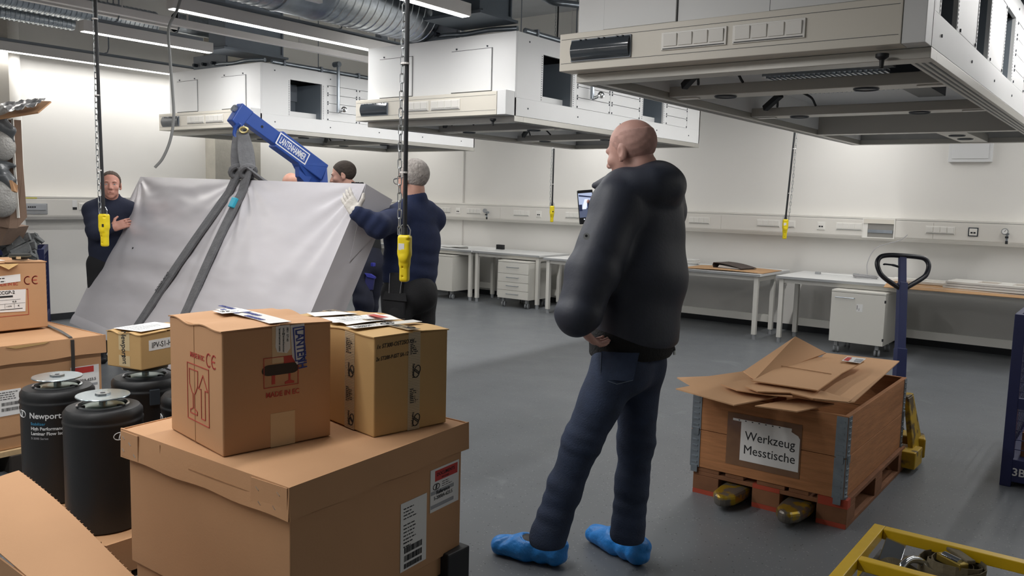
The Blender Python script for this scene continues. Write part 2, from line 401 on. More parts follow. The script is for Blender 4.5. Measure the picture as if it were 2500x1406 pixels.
steelbox(-4.75, -4.25, 5.13, 5.5, 2.95, 4.18, 'dark slate steel girder above the middle hood', '566069')
b = MB().tube(spline([(-5.3, 6.6, 3.66), (-4.75, 6.6, 3.44), (-4.6, 6.62, 3.37), (-4.5, 6.7, 3.36), (-4.3, 7.0, 3.36), (-3.6, 8.0, 3.36)], 6), .03, 10)
single('steel_pipe', b, GALV, 'bent grey steel pipe crossing between the middle and right hoods', 'pipe', loc=(-4.6, 6.62, 3.37), smooth=True)
t = thing('support_frame', 'grey slotted steel post and crossbar between middle and right hoods', 'frame', (-4.2, 8.3, 2.85))
part('post', MB().bx((-.06, -.04, 0), (.06, .04, 1.33)), GREYST, t); part('crossbar', MB().bx((-1.2, -.03, .42), (1.6, .03, .54)), GREYST, t)
for k, xx in enumerate((-5.62, -5.35, -4.72, -4.6)):
    single('drop_rod', MB().cyl((xx, 8.6, 2.885), (xx, 8.6, ZC), .008, n=6), GREYST, ['leftmost thin hanging rod above the middle hood', 'second thin hanging rod from the left above the middle hood', 'third thin hanging rod from the left above the middle hood', 'rightmost thin hanging rod above the middle hood'][k], 'rod', 'hanging rods', loc=(xx, 8.6, 2.885))
# loose grey cable end hanging from the ceiling
pts = spline([(-5.929,3.686,3.149), (-5.960,3.629,2.902), (-6.000,3.577,2.747), (-5.974,3.567,2.532), (-5.938,3.561,2.287), (-5.913,3.552,2.088), (-5.918,3.525,1.918), (-5.951,3.481,1.779), (-5.993,3.439,1.704)], 8)
pts = [V3((-5.954,3.727,3.579))] + pts
single('hanging_cable', MB().tube(pts, .011, 8), mat('grey cable', '8b8d8c', .6), 'loose grey cable hanging from the ceiling with a free curved end', 'cable', loc=pts[-1], smooth=True)

# ------------------------------------------------------------------ pendant controllers on chains
YEL = mat('pendant yellow', 'e6cf1a', .42)
CHAIN = mat('chain steel', 'aeb2b4', .3, metal=.9)
RUBB = mat('black rubber', '1d1f22', .55)
def link_mesh():
    pts = []
    for i in range(16):
        a = 2 * math.pi * i / 16; pts.append((.0085 * math.cos(a), 0, .0085 * math.sin(a) + (.0135 if math.sin(a) >= 0 else -.0135)))
    mb = MB(); n = 5; vs = []; fs = []
    for i, p in enumerate(pts):
        p = Vector(p); t = (Vector(pts[(i + 1) % 16]) - Vector(pts[i - 1])).normalized(); x = Vector((0, 1, 0)); y = t.cross(x)
        vs += [p + (x * math.cos(k) + y * math.sin(k)) * .0026 for k in (2 * math.pi * j / n for j in range(n))]
    fs = [(i * n + j, i * n + (j + 1) % n, ((i + 1) % 16) * n + (j + 1) % n, ((i + 1) % 16) * n + j) for i in range(16) for j in range(n)]
    return mb.add(vs, fs).mesh('chain_link', CHAIN, True)
LINK = link_mesh()
def pendant(base, rz, label, nlinks, sticker, sag=.0, ztop=ZC, chain_side=-1, spread=0):
    """base: world point of the bottom of the yellow handset"""
    t = thing('pendant_controller', label, 'controller', base, rz, 'yellow crane pendants')
    # yellow handset: wide head, waisted grip
    P = [rbox((0, 0, .165), (.03, .028, .052), r=.014), rbox((0, .002, .06), (.0215, .022, .062), r=.012), ecap((0, 0, .085), (0, 0, .14), (.026, .024), (.029, .027), (1, 0, 0)), ell((-.0, -.024, .108), (.02, .008, .016)),
         cap((.018, -.03, .196), (.026, -.02, .196), .005, op='-', k=.004), cap((-.004, -.03, .068), (-.004, -.015, .068), .004, op='-', k=.003), cap((-.004, -.03, .024), (-.004, -.015, .024), .004, op='-', k=.003)]
    part('handset', sdf_mesh(P, .0035, .012), YEL, t, smooth='all')
    if sticker: part('rating_label', MB().bx((-.022, -.0295, .148), (.006, -.0275, .178)), mat('paper white', 'dfe0e0', .7), t)
    else: part('push_button', MB().bx((.008, -.0305, .13), (.022, -.027, .15)), RUBB, t)
    part('gland', MB().cyl((0, 0, .212), (0, 0, .25), .017, .012, 14), RUBB, t, smooth=True)
    H_ = ztop - base[2]
    cp = [Vector((sag * math.sin(math.pi * k / 20) + spread * k / 20 * (1 if k else 0), 0, .23 + (H_ - .23) * k / 20)) for k in range(21)]
    part('control_cable', MB().tube(cp, .0105, 8), RUBB, t, smooth=True)
    for k in range(nlinks):
        z = .235 + k * .0385; sx = chain_side * (.02 + .008 * math.sin(z * 3.1)) + sag * math.sin(math.pi * z / H_) + spread * z / H_
        if z > H_: break
        o = link('chain_link', LINK, t); o.location = (sx, 0, z); o.rotation_euler = (0, 0, (R(80) if k % 2 else R(8)))
    for k in range(5):
        z = .5 + k * (H_ - .6) / 5; x_ = sag * math.sin(math.pi * z / H_) + spread * z / H_
        part('cable_tie', MB().cyl((x_ + chain_side * .008, 0, z), (x_ + chain_side * .008, 0, z + .008), .02, n=12), LAMPW, t)
    part('shackle', MB().tube([(-.024, 0, .2), (-.027, 0, .24), (-.014, 0, .262), (.014, 0, .262), (.027, 0, .24), (.024, 0, .2)], .003, 6), CHAIN, t)
pendant((-2.737,2.794,1.151), R(28), 'nearest yellow pendant controller hanging in front of the man in navy fleece', 72, True)
pendant((-5.549,2.816,1.155), R(20), 'yellow pendant controller hanging in front of the worker at the left', 74, False, sag=-.02)
pendant((-6.355,9.274,1.226), R(30), 'small far yellow pendant hanging near the wall left of the jacketed man', 76, False)
pendant((-3.198,9.252,1.164), R(30), 'far yellow pendant hanging in front of the white trunking on the right', 76, True, chain_side=1, spread=.12)
# ------------------------------------------------------------------ laminar flow hoods
HOODW = mat('hood white enamel', 'e2e3e3', .42, var=.006)
CREAM = mat('hood rail enamel', 'dcd7cb', .42)
TINT = mat('tinted plastic', '3a4046', .15, coat=.5)
DARKIN = mat('hood interior', '79828b', .5)
ALUP = mat('anodised profile', 'b4b2ac', .38, metal=.55)
SEAM = mat('grey seam', '5f6162', .8)  # flat grey used for joints, gaps and name strips
SOCK = mat('socket white', 'e8e6e0', .35)
def socket4(name, t, M, n=4, wid=.076, hgt=.082):
    """a strip of n switch or socket inserts; M maps x right, y up, z out"""
    s = part(name, MB().box((0, 0, .004), (n * wid + .018, hgt, .008)).xf(M), SOCK, t, bevel=.002)
    for i in range(n):
        part('rocker', MB().box(((i - (n - 1) / 2) * wid, .004, .011), (wid - .008, hgt - .026, .007), Matrix.Rotation(R(4), 3, 'X')).xf(M), SOCK, s, bevel=.0015)
    part('name_strip', MB().box((0, -hgt / 2 + .006, .009), (n * wid, .004, .003)).xf(M), SEAM, s)
    return s
def hood(x0, y0, label, L_=3.58, W=1.69, H_=.66, pat=None, zb=2.2, shift=0):
    """front rail faces -Y; right long side faces +X. Local origin at front-left bottom corner of the body"""
    t = thing('flow_hood', label, 'hood', (x0, y0, zb), 0, 'ceiling hung flow hoods')
    X1 = W; zt = H_
    # --- front body panel with two access doors
    part('front_panel', MB().bx((.0, .12, .0), (W, .14, zt)), HOODW, t, bevel=.002)
    part('left_panel', MB().bx((0, .14, 0), (.02, L_, zt)), HOODW, t)
    part('rear_panel', MB().bx((0, L_ - .02, 0), (W, L_, zt)), HOODW, t)
    part('top_panel', MB().bx((.02, .14, zt - .02), (W - .02, L_ - .02, zt)), HOODW, t)
    for a, b in ((.16, .56), (1.02, 1.45)):
        d = part('access_door', MB().bx((a, .108, .21), (b, .121, .545)), HOODW, t, bevel=.002)
        part('door_gap', MB().bx((a - .006, .1185, .204), (b + .006, .1199, .551)), SEAM, d)
        for xx in (a + .05, b - .05):
            for zz in (.193, .565): part('screw', MB().cyl((xx, .112, zz), (xx, .121, zz), .007, n=8), DARKST, d)
    # --- front rail carrying sockets and the fuse box
    r_ = part('front_rail', MB().bx((-.03, 0, .0), (W - .09, .119, .185)), CREAM, t, bevel=.003)
    part('rail_seam', MB().bx((-.02, -.0012, .036), (W - .1, .001, .038)).bx((-.02, -.0012, .155), (W - .1, .001, .157)), SEAM, r_)
    part('end_cap', MB().bx((W - .088, .004, .0), (W - .001, .119, .19)), HOODW, t, bevel=.002)
    M = frame((0, 0, 0), (1, 0, 0), (0, 0, 1), (0, -1, 0))
    f = part('fuse_box', MB().box((.215, .095, .004), (.345, .108, .008)).xf(M), GREYST, t, bevel=.003)
    lid = [(-.165 + .33 * i / 8, 0) for i in range(9)]
    c = MB().grid(lambda u, v: (.215 - .165 + .33 * u, -.006 - .022 * math.sin(math.pi * min(1, max(0, .08 + v * .84))), .047 + .096 * v), 8, 8, .002)
    part('tinted_lid', c, TINT, f, smooth=True)
    for k in range(3):
        for dx in (0, .03): part('lid_clip', MB().bx((.1 + k * .105 + dx, -.02, .142), (.106 + k * .105 + dx, -.006, .147)), DARKST, f)
    socket4('switch_strip', t, frame((.71, 0, .098), (1, 0, 0), (0, 0, 1), (0, -1, 0)))
    socket4('switch_strip', t, frame((1.06, 0, .098), (1, 0, 0), (0, 0, 1), (0, -1, 0)))
    # --- right long side: sheet with windows and slotted drawers (columns along Y)
    part('side_skirt', MB().bx((W - .02, .12, 0), (W, L_, .145)), HOODW, t, bevel=.002)
    part('side_top', MB().bx((W - .02, .14, .53), (W, L_, zt)), HOODW, t)
    cols = pat['cols']; ya = cols[0][0]
    part('side_sheet', MB().bx((W - .02, .14, .145), (W, ya, .53)), HOODW, t)
    part('side_sheet', MB().bx((W - .02, cols[-1][1], .145), (W, L_, .53)), HOODW, t)
    for i, (a, b, kind) in enumerate(cols):
        if i: part('slotted_post', MB().bx((W - .02, cols[i - 1][1], .145), (W, a, .53)), HOODW, t)
        if kind.startswith('w'):
            wn = part('opening', MB().bx((W - .5, a - .02, .12), (W - .46, b + .02, .55)), DARKIN, t)
            part('opening_edge', MB().bx((W - .46, a - .005, .145), (W - .02, a, .53)), DARKIN, wn); part('opening_edge', MB().bx((W - .46, b, .145), (W - .02, b + .005, .53)), DARKIN, wn)
            if kind == 'wp': part('inner_sheet', MB().bx((W - .45, a, .36), (W - .43, b, .53)), GREYST, wn)
            for yy in (a - .018, b + .018):
                p_ = part('hole_strip', MB().bx((W, yy - .01, .15), (W + .001, yy + .01, .525)), HOODW, t)
                h = MB()
                for q in range(20): h.box((W + .0012, yy, .16 + q * .0185), (.0012, .008, .0085))
                o = part('slots', h, DARKST, p_); o['kind'] = 'stuff'
        else:
            n = int(kind[1:])
            for q in range(n):
                z0 = .147 + q * .383 / n; z1 = .147 + (q + 1) * .383 / n - .004
                dr = part('blank_panel', MB().bx((W - .018, a + .003, z0), (W - .001, b - .003, z1)), HOODW, t, bevel=.0015)
                for yy in (a + .014, b - .014):
                    [part('latch', MB().bx((W - .002, yy - .006, zz), (W + .004, yy + .006, zz + .014)), DARKST, dr) for zz in (z0 + .004, z1 - .018)]
            part('panel_gap', MB().bx((W - .03, a, .145), (W - .02, b, .53)), SEAM, t)
    for q in range(5):
        for zz in (.07, .6):
            part('screw', MB().cyl((W, .3 + q * .75, zz), (W + .004, .3 + q * .75, zz), .007, n=8), DARKST, t)
    # --- underside: aluminium frame, cross members with lamps, filter grilles
    fr = MB().bx((0, .12, -.045), (W, .24, -.001)).bx((0, L_ - .1, -.045), (W, L_, -.001)).bx((0, .24, -.045), (.1, L_ - .1, -.001)).bx((W - .1, .24, -.045), (W, L_ - .1, -.001))
    part('base_frame', fr, ALUP, t, bevel=.002)
    for k, xx in enumerate((W - .078, W - .052, W - .026, .026, .052)):
        part('profile_groove', MB().bx((xx - .005, .24, -.0462), (xx + .005, L_ - .1, -.0455)), DARKST, t)
    part('inner_deck', MB().bx((.1, .24, .20), (W - .1, L_ - .1, .21)), HOODW, t)
    part('inner_side', MB().bx((.1, .24, -.001), (.104, L_ - .1, .2)).bx((W - .104, .24, -.001), (W - .1, L_ - .1, .2)), HOODW, t)
    for k, yy in enumerate((1.07, 2.37)):
        cm = part('cross_member', MB().bx((.1, yy - .09, -.03), (W - .1, yy + .09, .03)), ALUP, t, bevel=.004)
        for xx in (.42, 1.2):
            part('downlight', MB().lathe([(.001, -.034), (.04, -.034), (.055, -.032), (.062, -.038), (.066, -.03)], (xx, yy, 0), (0, 0, 1), 20), DARKST, cm, smooth=True)
        for xx in (.17, 1.5):
            part('socket_row', MB().bx((xx - .05, yy - .03, -.036), (xx + .08, yy + .03, -.03)), SOCK, cm, bevel=.002)
        part('cable_stub', MB().tube(spline([(.3, yy - .12, .03), (.34, yy - .2, .09), (.45, yy - .26, .12), (.55, yy - .2, .08), (.56, yy - .1, .03)], 6), .008, 6), RUBB, cm, smooth=True)
        part('plug', MB().beam((.22, yy - .14, .02), (.36, yy - .23, .1), .04, .04), RUBB, cm, bevel=.004)
    for k, (ya_, yb_) in enumerate(((.3, .86), (1.28, 2.12))):
        g = part('filter_grille', MB().bx((.55, ya_, .1), (1.25, yb_, .2)), GALV, t)
        rb = MB()
        for q in range(24): rb.bx((.57 + q * .0285, ya_ + .01, .088), (.582 + q * .0285, yb_ - .01, .1))
        o = part('grille_ribs', rb, GALV, g); o['kind'] = 'stuff'
        part('filter_end', MB().bx((1.25, ya_ + .05, .03), (1.4, yb_ - .05, .17)), DARKST, g)
    yd = L_ - .1 if L_ < 4 else 3.87
    if L_ > 4:
        part('bay_divider', MB().bx((.1, yd - .06, -.045), (W - .1, yd + .06, .2)), ALUP, t, bevel=.003)
        br = part('lamp_bridge', MB().bx((1.0, yd + .06, -.04), (1.22, L_ - .1, .03)), ALUP, t, bevel=.003)
        for yy in (yd + .4, yd + .8): part('downlight', MB().lathe([(.001, -.044), (.04, -.044), (.055, -.042), (.062, -.048), (.066, -.04)], (1.11, yy, 0), (0, 0, 1), 20), DARKST, br, smooth=True)
    part('corner_knob', MB().lathe([(.008, -.02), (.01, .01), (.026, .022), (.026, .035), (.001, .036)], (W - .17, .06, -.06), (0, 0, 1), 16), RUBB, t, smooth=True)
    # --- on the roof: brackets, conduit, hanger posts
    for (xx, yy) in ((.35, .5), (W - .08, 1.9), (.5, 3.0), (W - .08, 3.3)):
        h_ = part('hanger_post', MB().bx((xx - .05, yy - .05, zt), (xx + .05, yy + .05, ZC - zb)), GREYST, t)
        part('foot_plate', MB().bx((xx - .09, yy - .09, zt), (xx + .09, yy + .09, zt + .012)).bx((xx - .07, yy - .07, zt + .012), (xx + .07, yy + .07, zt + .16)), GREYST, h_)
    part('roof_conduit', MB().tube([(W - .05, .3, zt + .035), (W - .05, 1.0, zt + .035), (W - .05, 1.75, zt + .035), (W - .1, 1.85, zt + .02)], .022, 10), GALV, t, smooth=True)
    part('roof_conduit', MB().tube(spline([(.5, .28, zt + .02), (.8, .2, zt + .05), (1.1, .2, zt + .04), (1.35, .2, zt + .05), (W - .08, .24, zt + .045)], 6), .02, 10), GALV, t, smooth=True)
    for yy in (.45, .95, 1.5): part('conduit_clip', MB().bx((W - .08, yy - .012, zt), (W - .02, yy + .012, zt + .065)), GREYST, t)
    for xx in (.45, .62, .8): part('bolt', MB().cyl((xx, .14, zt + .06), (xx, .19, zt + .06), .018, n=10), DARKST, t)
    part('roof_bracket', MB().bx((.38, .19, zt), (1.0, .21, zt + .16)).bx((.36, .17, zt), (1.02, .3, zt + .012)), GREYST, t)
    # --- compressed-air drop pipe with tap at the right side
    if pat.get('tap'):
        yy = pat['tap']
        p_ = part('air_pipe', MB().cyl((W + .05, yy, .24), (W + .05, yy, .78), .019, n=12).cyl((W - .02, yy, .77), (W + .07, yy, .77), .03, n=10), GALV, t, smooth=True)
        part('air_tap', MB().cyl((W + .05, yy, .24), (W + .13, yy + .02, .27), .014, n=10).lathe([(.02, 0), (.033, .006), (.033, .02), (.02, .026)], (W + .12, yy + .02, .27), (1, -.5, .2), 10), mat('chrome', 'd8dadb', .12, metal=1), p_, smooth=True)
    return t
YH = 5.29
hood(-9.08, YH, 'white flow hood nearest the concrete column, behind the blue crane boom', pat=dict(cols=[(.5, .93, 'wp'), (1.0, 1.45, 'b4'), (1.47, 1.95, 'b4'), (2.02, 2.45, 'w'), (2.52, 2.95, 'b4')], tap=1.12))
hood(-5.79, YH, 'white flow hood in the middle above the grey haired man', pat=dict(cols=[(.5, .95, 'wp'), (1.02, 1.6, 'b4'), (1.62, 2.18, 'b4'), (2.24, 2.68, 'w'), (2.74, 3.25, 'b4')], tap=1.2))
hood(-2.44, 3.63, 'largest and nearest flow hood, right of the man in the black jacket', L_=5.25, pat=dict(cols=[(.25, .6, 'w'), (.68, 1.12, 'b1'), (1.15, 1.5, 'w'), (1.58, 2.05, 'b1'), (2.08, 2.45, 'w'), (2.55, 3.1, 'b4')]))
# ------------------------------------------------------------------ cable trunking on the walls
TRUNK = mat('trunking enamel', 'dedbd4', .4)
BENCHW = mat('bench laminate', 'd9dad9', .35)
LEGW = mat('bench frame enamel', 'd6d4cd', .4)
FOOTG = mat('grey plastic foot', '8a8d90', .5)
GREYPL = mat('grey plastic', '9b9d9e', .5)
PAPER = mat('paper', 'e4e4e2', .75)
INK = mat('black print', '222326', .7)
def trunking(name, label, o, M, length, joints):
    """M: x along the wall, y up, z out of the wall"""
    t = thing(name, label, 'trunking', M=M)
    prof = [(0, 0, 0), (0, 0, .15), (0, .035, .18), (0, .26, .18), (0, .262, .17), (0, .262, 0)]
    part('channel', MB().prism(prof, (length, 0, 0)), TRUNK, t, bevel=.003)
    xs = [0] + joints + [length]
    for a, b in zip(xs, xs[1:]): part('cover', MB().bx((a + .002, .045, .179), (b - .002, .222, .185)), TRUNK, t, bevel=.0015)
    part('cover_seam', MB().bx((0, .236, .1795), (length, .239, .181)), SEAM, t)
    return t
BX = XL + .2
TM = frame((BX, 10.25, 1.165), (1, 0, 0), (0, 0, 1), (0, -1, 0))
tr = trunking('cable_trunking', 'long white cable trunking with sockets along the bench wall', None, TM, XR - BX - .02, [1.9, 3.8, 5.45, 7.9, 9.4, 11.6])
def tx(x): return x - BX
for p in ((-8.995,10.065,1.325), (-8.371,10.065,1.306), (-7.449,10.065,1.323), (-6.518,10.065,1.312), (-4.597,10.065,1.299), (-3.687,10.065,1.304), (-2.735,10.065,1.295), (-1.782,10.065,1.287)):
    socket4('socket_strip', tr, frame((tx(p[0]), .145, .185), (1, 0, 0), (0, 1, 0), (0, 0, 1)), 4, .068, .085)
socket4('socket_strip', tr, frame((tx((-3.401,10.065,1.310)[0]), .145, .185), (1, 0, 0), (0, 1, 0), (0, 0, 1)), 1, .068, .085)
for p, dark in (((-8.691,10.065,1.315), 0), ((-7.127,10.065,1.321), 0), ((-3.052,10.065,1.305), 0), ((-1.463,10.065,1.293), 1)):
    s = part('data_socket', MB().box((tx(p[0]), .14, .188), (.094, .094, .01)), DARKST if dark else SOCK, tr, bevel=.002)
    part('insert', MB().box((tx(p[0]), .14, .194), (.074, .074, .006)), SOCK, s, bevel=.002)
    for dx in (-.014, .014): part('jack', MB().box((tx(p[0]) + dx, .132, .198), (.02, .016, .003)), RUBB, s)
# air tap and gauge on the trunking
for p, g in (((-8.080,10.020,1.296), 0), ((-1.144,10.020,1.262), 1)):
    x = tx(p[0]); v = part('air_valve', MB().cyl((x, .135, .185), (x, .135, .24), .016, n=12).cyl((x, .155, .225), (x, .06, .225), .011, n=10), GALV, tr, smooth=True)
    part('gauge' if g else 'knob', MB().lathe([(.001, .03), (.03, .03), (.034, .022), (.034, 0), (.001, 0)], (x - .02, .16, .235), (0, 0, 1), 18), CHAIN if g else GREYPL, v, smooth=True)
    if g:
        part('dial', MB().cyl((x - .02, .16, .2655), (x - .02, .16, .267), .025, n=18), PAPER, v)
        part('needle', MB().box((x - .016, .166, .268), (.004, .022, .001), Matrix.Rotation(R(-35), 3, 'Z')), INK, v)
    part('outlet', MB().cyl((x, .062, .225), (x, .03, .225), .013, n=10).box((x, .1, .24), (.03, .02, .02)), RUBB, v)
# open flap compartment
p0, p1 = (-2.575,10.065,1.395), (-2.252,10.065,1.215)
xa, xb = tx(p0[0]), tx(p1[0]); ya, yb = .035, .24
ob = part('open_compartment', MB().bx((xa, ya, .181), (xb, yb, .1862)), mat('compartment inside', '8f8d88', .6), tr)
part('compartment_frame', MB().bx((xa - .012, ya - .01, .183), (xa, yb + .01, .197)).bx((xb, ya - .01, .183), (xb + .012, yb + .01, .197)).bx((xa, yb, .183), (xb, yb + .01, .197)).bx((xa, ya - .01, .183), (xb, ya, .197)), SOCK, ob)
part('flap_bar', MB().bx((xa, yb - .05, .186), (xb, yb, .2)), CREAM, ob)
part('inner_wall', MB().bx((xa, ya, .186), (xa + .045, yb - .05, .192)), SOCK, ob)
part('din_rail', MB().bx((xa + .05, ya + .05, .186), (xb - .01, ya + .085, .196)), GALV, ob)
# left wall trunking
TL_ = frame((XL, 10.05, 1.165), (0, -1, 0), (0, 0, 1), (1, 0, 0))
tl = trunking('cable_trunking', 'white cable trunking on the left wall behind the left worker', None, TL_, 8.0, [2.2, 4.8, 6.9])
def ty(y): return 10.05 - y
a, b = (-9.765,4.019,1.305), (-9.765,4.321,1.306)
fb = part('fuse_box', MB().bx((ty(b[1]), .06, .185), (ty(a[1]) + .12, .18, .2)), GREYPL, tl, bevel=.004)
part('fuse_lid', MB().bx((ty(b[1]) + .02, .105, .2), (ty(a[1]) + .1, .17, .212)), mat('grey translucent lid', 'a9acb0', .25), fb, bevel=.004)
for k in range(4): part('breaker', MB().box((ty((-9.765,4.115,1.305)[1]) - k * .022, .14, .214), (.013, .016, .006)), INK, fb)
part('tape_strip', MB().box((ty((-9.765,4.152,1.408)[1]), .238, .186), (.13, .012, .001)), mat('yellow tape', 'c8bf3a', .5), tl)
lb = (-9.765,4.622,1.364)
part('sticker', MB().box((ty(lb[1]), .165, .186), (.052, .11, .001)), PAPER, tl)
part('sticker_print', MB().box((ty(lb[1]), .125, .187), (.048, .03, .001)), INK, tl)
s = (-9.765,4.779,1.323)
socket4('socket_strip', tl, frame((ty(s[1]), .145, .185), (1, 0, 0), (0, 1, 0), (0, 0, 1)), 3, .068, .085)

# ------------------------------------------------------------------ lab benches
def bench(x0, x1, yf, label, yb=10.16, legs=(1, 1)):
    t = thing('lab_bench', label, 'bench', (x0, yf, 0), 0, 'white lab benches')
    w_, d = x1 - x0, yb - yf
    part('bench_top', MB().bx((0, 0, .722), (w_, d, .752)), BENCHW, t, bevel=.003)
    part('edge_band', MB().bx((0, -.002, .724), (w_, 0, .75)), GREYPL, t)
    part('front_beam', MB().bx((.06, .045, .675), (w_ - .06, .07, .722)), LEGW, t)
    xs = [.03, w_ - .08]
    for k, xx in enumerate(xs):
        if not legs[k]: continue
        for yy in (.03, .56):
            l = part('leg', MB().bx((xx, yy, .055), (xx + .05, yy + .05, .722)), LEGW, t, bevel=.004)
            part('levelling_foot', MB().cyl((xx + .025, yy + .025, 0), (xx + .025, yy + .025, .056), .025, .024, n=14), FOOTG, l)
        part('side_beam', MB().bx((xx + .005, .08, .665), (xx + .045, .56, .722)), LEGW, t)
    part('rear_rail', MB().bx((.08, .6, .135), (w_ - .08, .635, .225)), LEGW, t, bevel=.004)
    return t
bench(-9.9, -7.85, 9.4, 'white lab bench in the corner behind the grey haired man', legs=(1, 1))
bench(-7.83, -6.63, 9.4, 'white lab bench over the four drawer pedestal')
bench(-6.4, -3.42, 9.17, 'white lab bench partly hidden by the man in the black jacket')
bench(-3.25, .2, 9.2, 'white lab bench at the right behind the pallet truck handle', legs=(1, 0))
bench(.25, 2.6, 9.2, 'white lab bench at the far right edge')
# ------------------------------------------------------------------ rolling pedestals
CABW = mat('pedestal enamel', 'd5d3cb', .42)
def pedestal(x0, x1, y0, label, drawers, y1=None, z0=.125, z1=.66, hinge=0):
    t = thing('rolling_pedestal', label, 'pedestal', ((x0 + x1) / 2, y0, 0), 0, 'rolling pedestals')
    a = (x1 - x0) / 2; d = (y1 or y0 + .56) - y0
    part('carcass', MB().bx((-a, .018, z0), (a, d, z1 - .022)), CABW, t, bevel=.002)
    part('top_board', MB().bx((-a, 0, z1 - .02), (a, d, z1)), CABW, t, bevel=.002)
    if drawers:
        hs = [.31, .235, .225, .225]; z = z1 - .024
        for h in hs:
            hh = (z1 - .024 - z0) * h
            q = part('drawer', MB().bx((-a + .001, 0, z - hh + .004), (a - .001, .0175, z)), CABW, t, bevel=.0015)
            part('handle', MB().tube([(-.1, 0, z - hh * .42), (-.1, -.025, z - hh * .42), (.1, -.025, z - hh * .42), (.1, 0, z - hh * .42)], .005, 6), GALV, q)
            z -= hh
    else:
        q = part('door', MB().bx((-a + .001, 0, z0), (a - .001, .0175, z1 - .024)), CABW, t, bevel=.0015)
        hx = -a + .14
        part('handle', MB().tube([(hx - .095, 0, z1 - .075), (hx - .095, -.025, z1 - .075), (hx + .095, -.025, z1 - .075), (hx + .095, 0, z1 - .075)], .005, 6), GALV, q)
        if hinge:
            for zz in (z0 + .05, z1 - .1): part('hinge', MB().bx((a - .012, -.002, zz), (a + .002, .012, zz + .028)), RUBB, q)
            part('barcode_label', MB().bx((-.01, -.0015, z1 - .21), (.05, 0, z1 - .13)), PAPER, q)
            part('barcode_mark', MB().bx((-.006, -.002, z1 - .19), (-.001, 0, z1 - .145)).bx((.014, -.002, z1 - .2), (.018, 0, z1 - .175)), INK, q)
    for xx in (-a + .06, a - .07):
        for yy in (.07, d - .07):
            c = part('caster', MB().bx((xx - .018, yy - .015, .07), (xx + .018, yy + .03, z0)), GREYPL, t, bevel=.004)
            for dx in (-.02, .02):
                part('wheel', MB().lathe([(.001, -.01), (.034, -.01), (.037, -.005), (.037, .005), (.034, .01), (.001, .01)], (xx + dx, yy + .012, .037), (1, .25, 0), 18), FOOTG, c, smooth=True)
    return t
pedestal(-7.255, -6.72, 9.28, 'white rolling pedestal with four drawers and bar handles', True)
pedestal(-8.68, -8.145, 9.32, 'white rolling cabinet with one door beside the navy fleece', False)
pedestal(-2.585, -2.045, 9.03, 'white rolling cabinet with one door left of the pallet truck handle', False, hinge=1, z1=.67)

# ------------------------------------------------------------------ things on the benches
ZT = .752
BROWN = mat('cardboard', 'b8926a', .85, var=.05, vscale=3, bump=.05, bscale=90)
def papers(x, y, n, label, w_=.21, h=.3, seed=1):
    r = random.Random(seed); z = ZT
    for k in range(n):
        a = r.uniform(-.5, .5); M = Matrix.Translation((x + r.uniform(-.25, .25), y + r.uniform(-.09, .09), z + .0015)) @ Matrix.Rotation(a, 4, 'Z')
        single('paper_sheet', MB().grid(lambda u, v: ((u - .5) * h, (v - .5) * w_, .004 * math.sin(u * 5 + k) * v), 5, 3, .0008), PAPER, label[k % len(label)], 'paper', 'loose papers on the corner bench', loc=(0, 0, 0)).matrix_world = M
        z += .009
papers(-8.32, 9.72, 4, ['lowest loose white sheet of the heap on the corner bench', 'second sheet from the bottom of the paper heap on the corner bench', 'third sheet from the bottom of the paper heap on the corner bench', 'topmost white sheet of the heap on the corner bench'], seed=4)
bx_ = single('black_box', MB().box((0, 0, .035), (.13, .05, .07)), RUBB, 'small black box standing at the rear of the corner bench', 'box', loc=(0, 0, 0), bevel=.004); bx_.location = (-7.78, 10.0, ZT)
single('slim_carton', MB().bx((-8.1, 9.62, ZT), (-7.72, 9.82, ZT + .035)), PAPER, 'flat white carton lying beside the black box', 'box', loc=(-7.9, 9.7, ZT), bevel=.003)
def coil(c, r, n, rad, label, m, seed=2, tail=None):
    q = random.Random(seed); pts = []
    for k in range(n * 16):
        a = 2 * math.pi * k / 16; rr = r * (1 + .12 * math.sin(a * .37 + seed)); pts.append((c[0] + rr * math.cos(a), c[1] + rr * .8 * math.sin(a), c[2] + rad + rad * 1.3 * (k / 16) * .8 + q.uniform(0, rad)))
    if tail: pts += tail
    return single('cable_coil', MB().tube(pts, rad, 6), m, label, 'cable', loc=c, smooth=True)
WCAB = mat('white cable', 'd9d9d6', .5)
coil((-4.62, 9.85, ZT), .13, 9, .006, 'coil of white cable on the bench right of the black jacket', WCAB)
coil((-2.44, 9.75, ZT), .12, 5, .005, 'grey cable coiled on the right bench, running up to the open compartment', mat('grey data cable', 'a7a6a8', .5), 3, spline([(-2.44, 9.83, ZT + .03), (-2.465,9.900,0.922), (-2.398,9.970,1.085), (-2.17, 9.99, 1.18), (-2.1, 10.04, 1.245)], 6))
single('cardboard_sheet', MB().grid(lambda u, v: (-4.42 + 1.0 * u, 9.2 + v * .62 + .05 * u, ZT + .006 + .012 * math.sin(u * 3)), 8, 4, .005), BROWN, 'brown cardboard sheet on the bench under the dark ring binder', 'cardboard', loc=(-4, 9.5, ZT))
t = thing('ring_binder', 'dark brown ring binder lying open wedge on brown cardboard', 'binder', (-3.92, 9.42, ZT + .018), R(-14))
BND = mat('binder board', '4a403c', .6)
part('cover', MB().grid(lambda u, v: (-.2 + .4 * u, v * .3, .06 - .045 * u + .012 * math.sin(math.pi * u)), 6, 2, .004), BND, t)
part('cover', MB().bx((-.2, 0, 0), (.2, .3, .004)), BND, t)
part('spine', MB().grid(lambda u, v: (-.2 - .012 * math.sin(math.pi * u), v * .3, .06 * u), 6, 2, .004), BND, t)
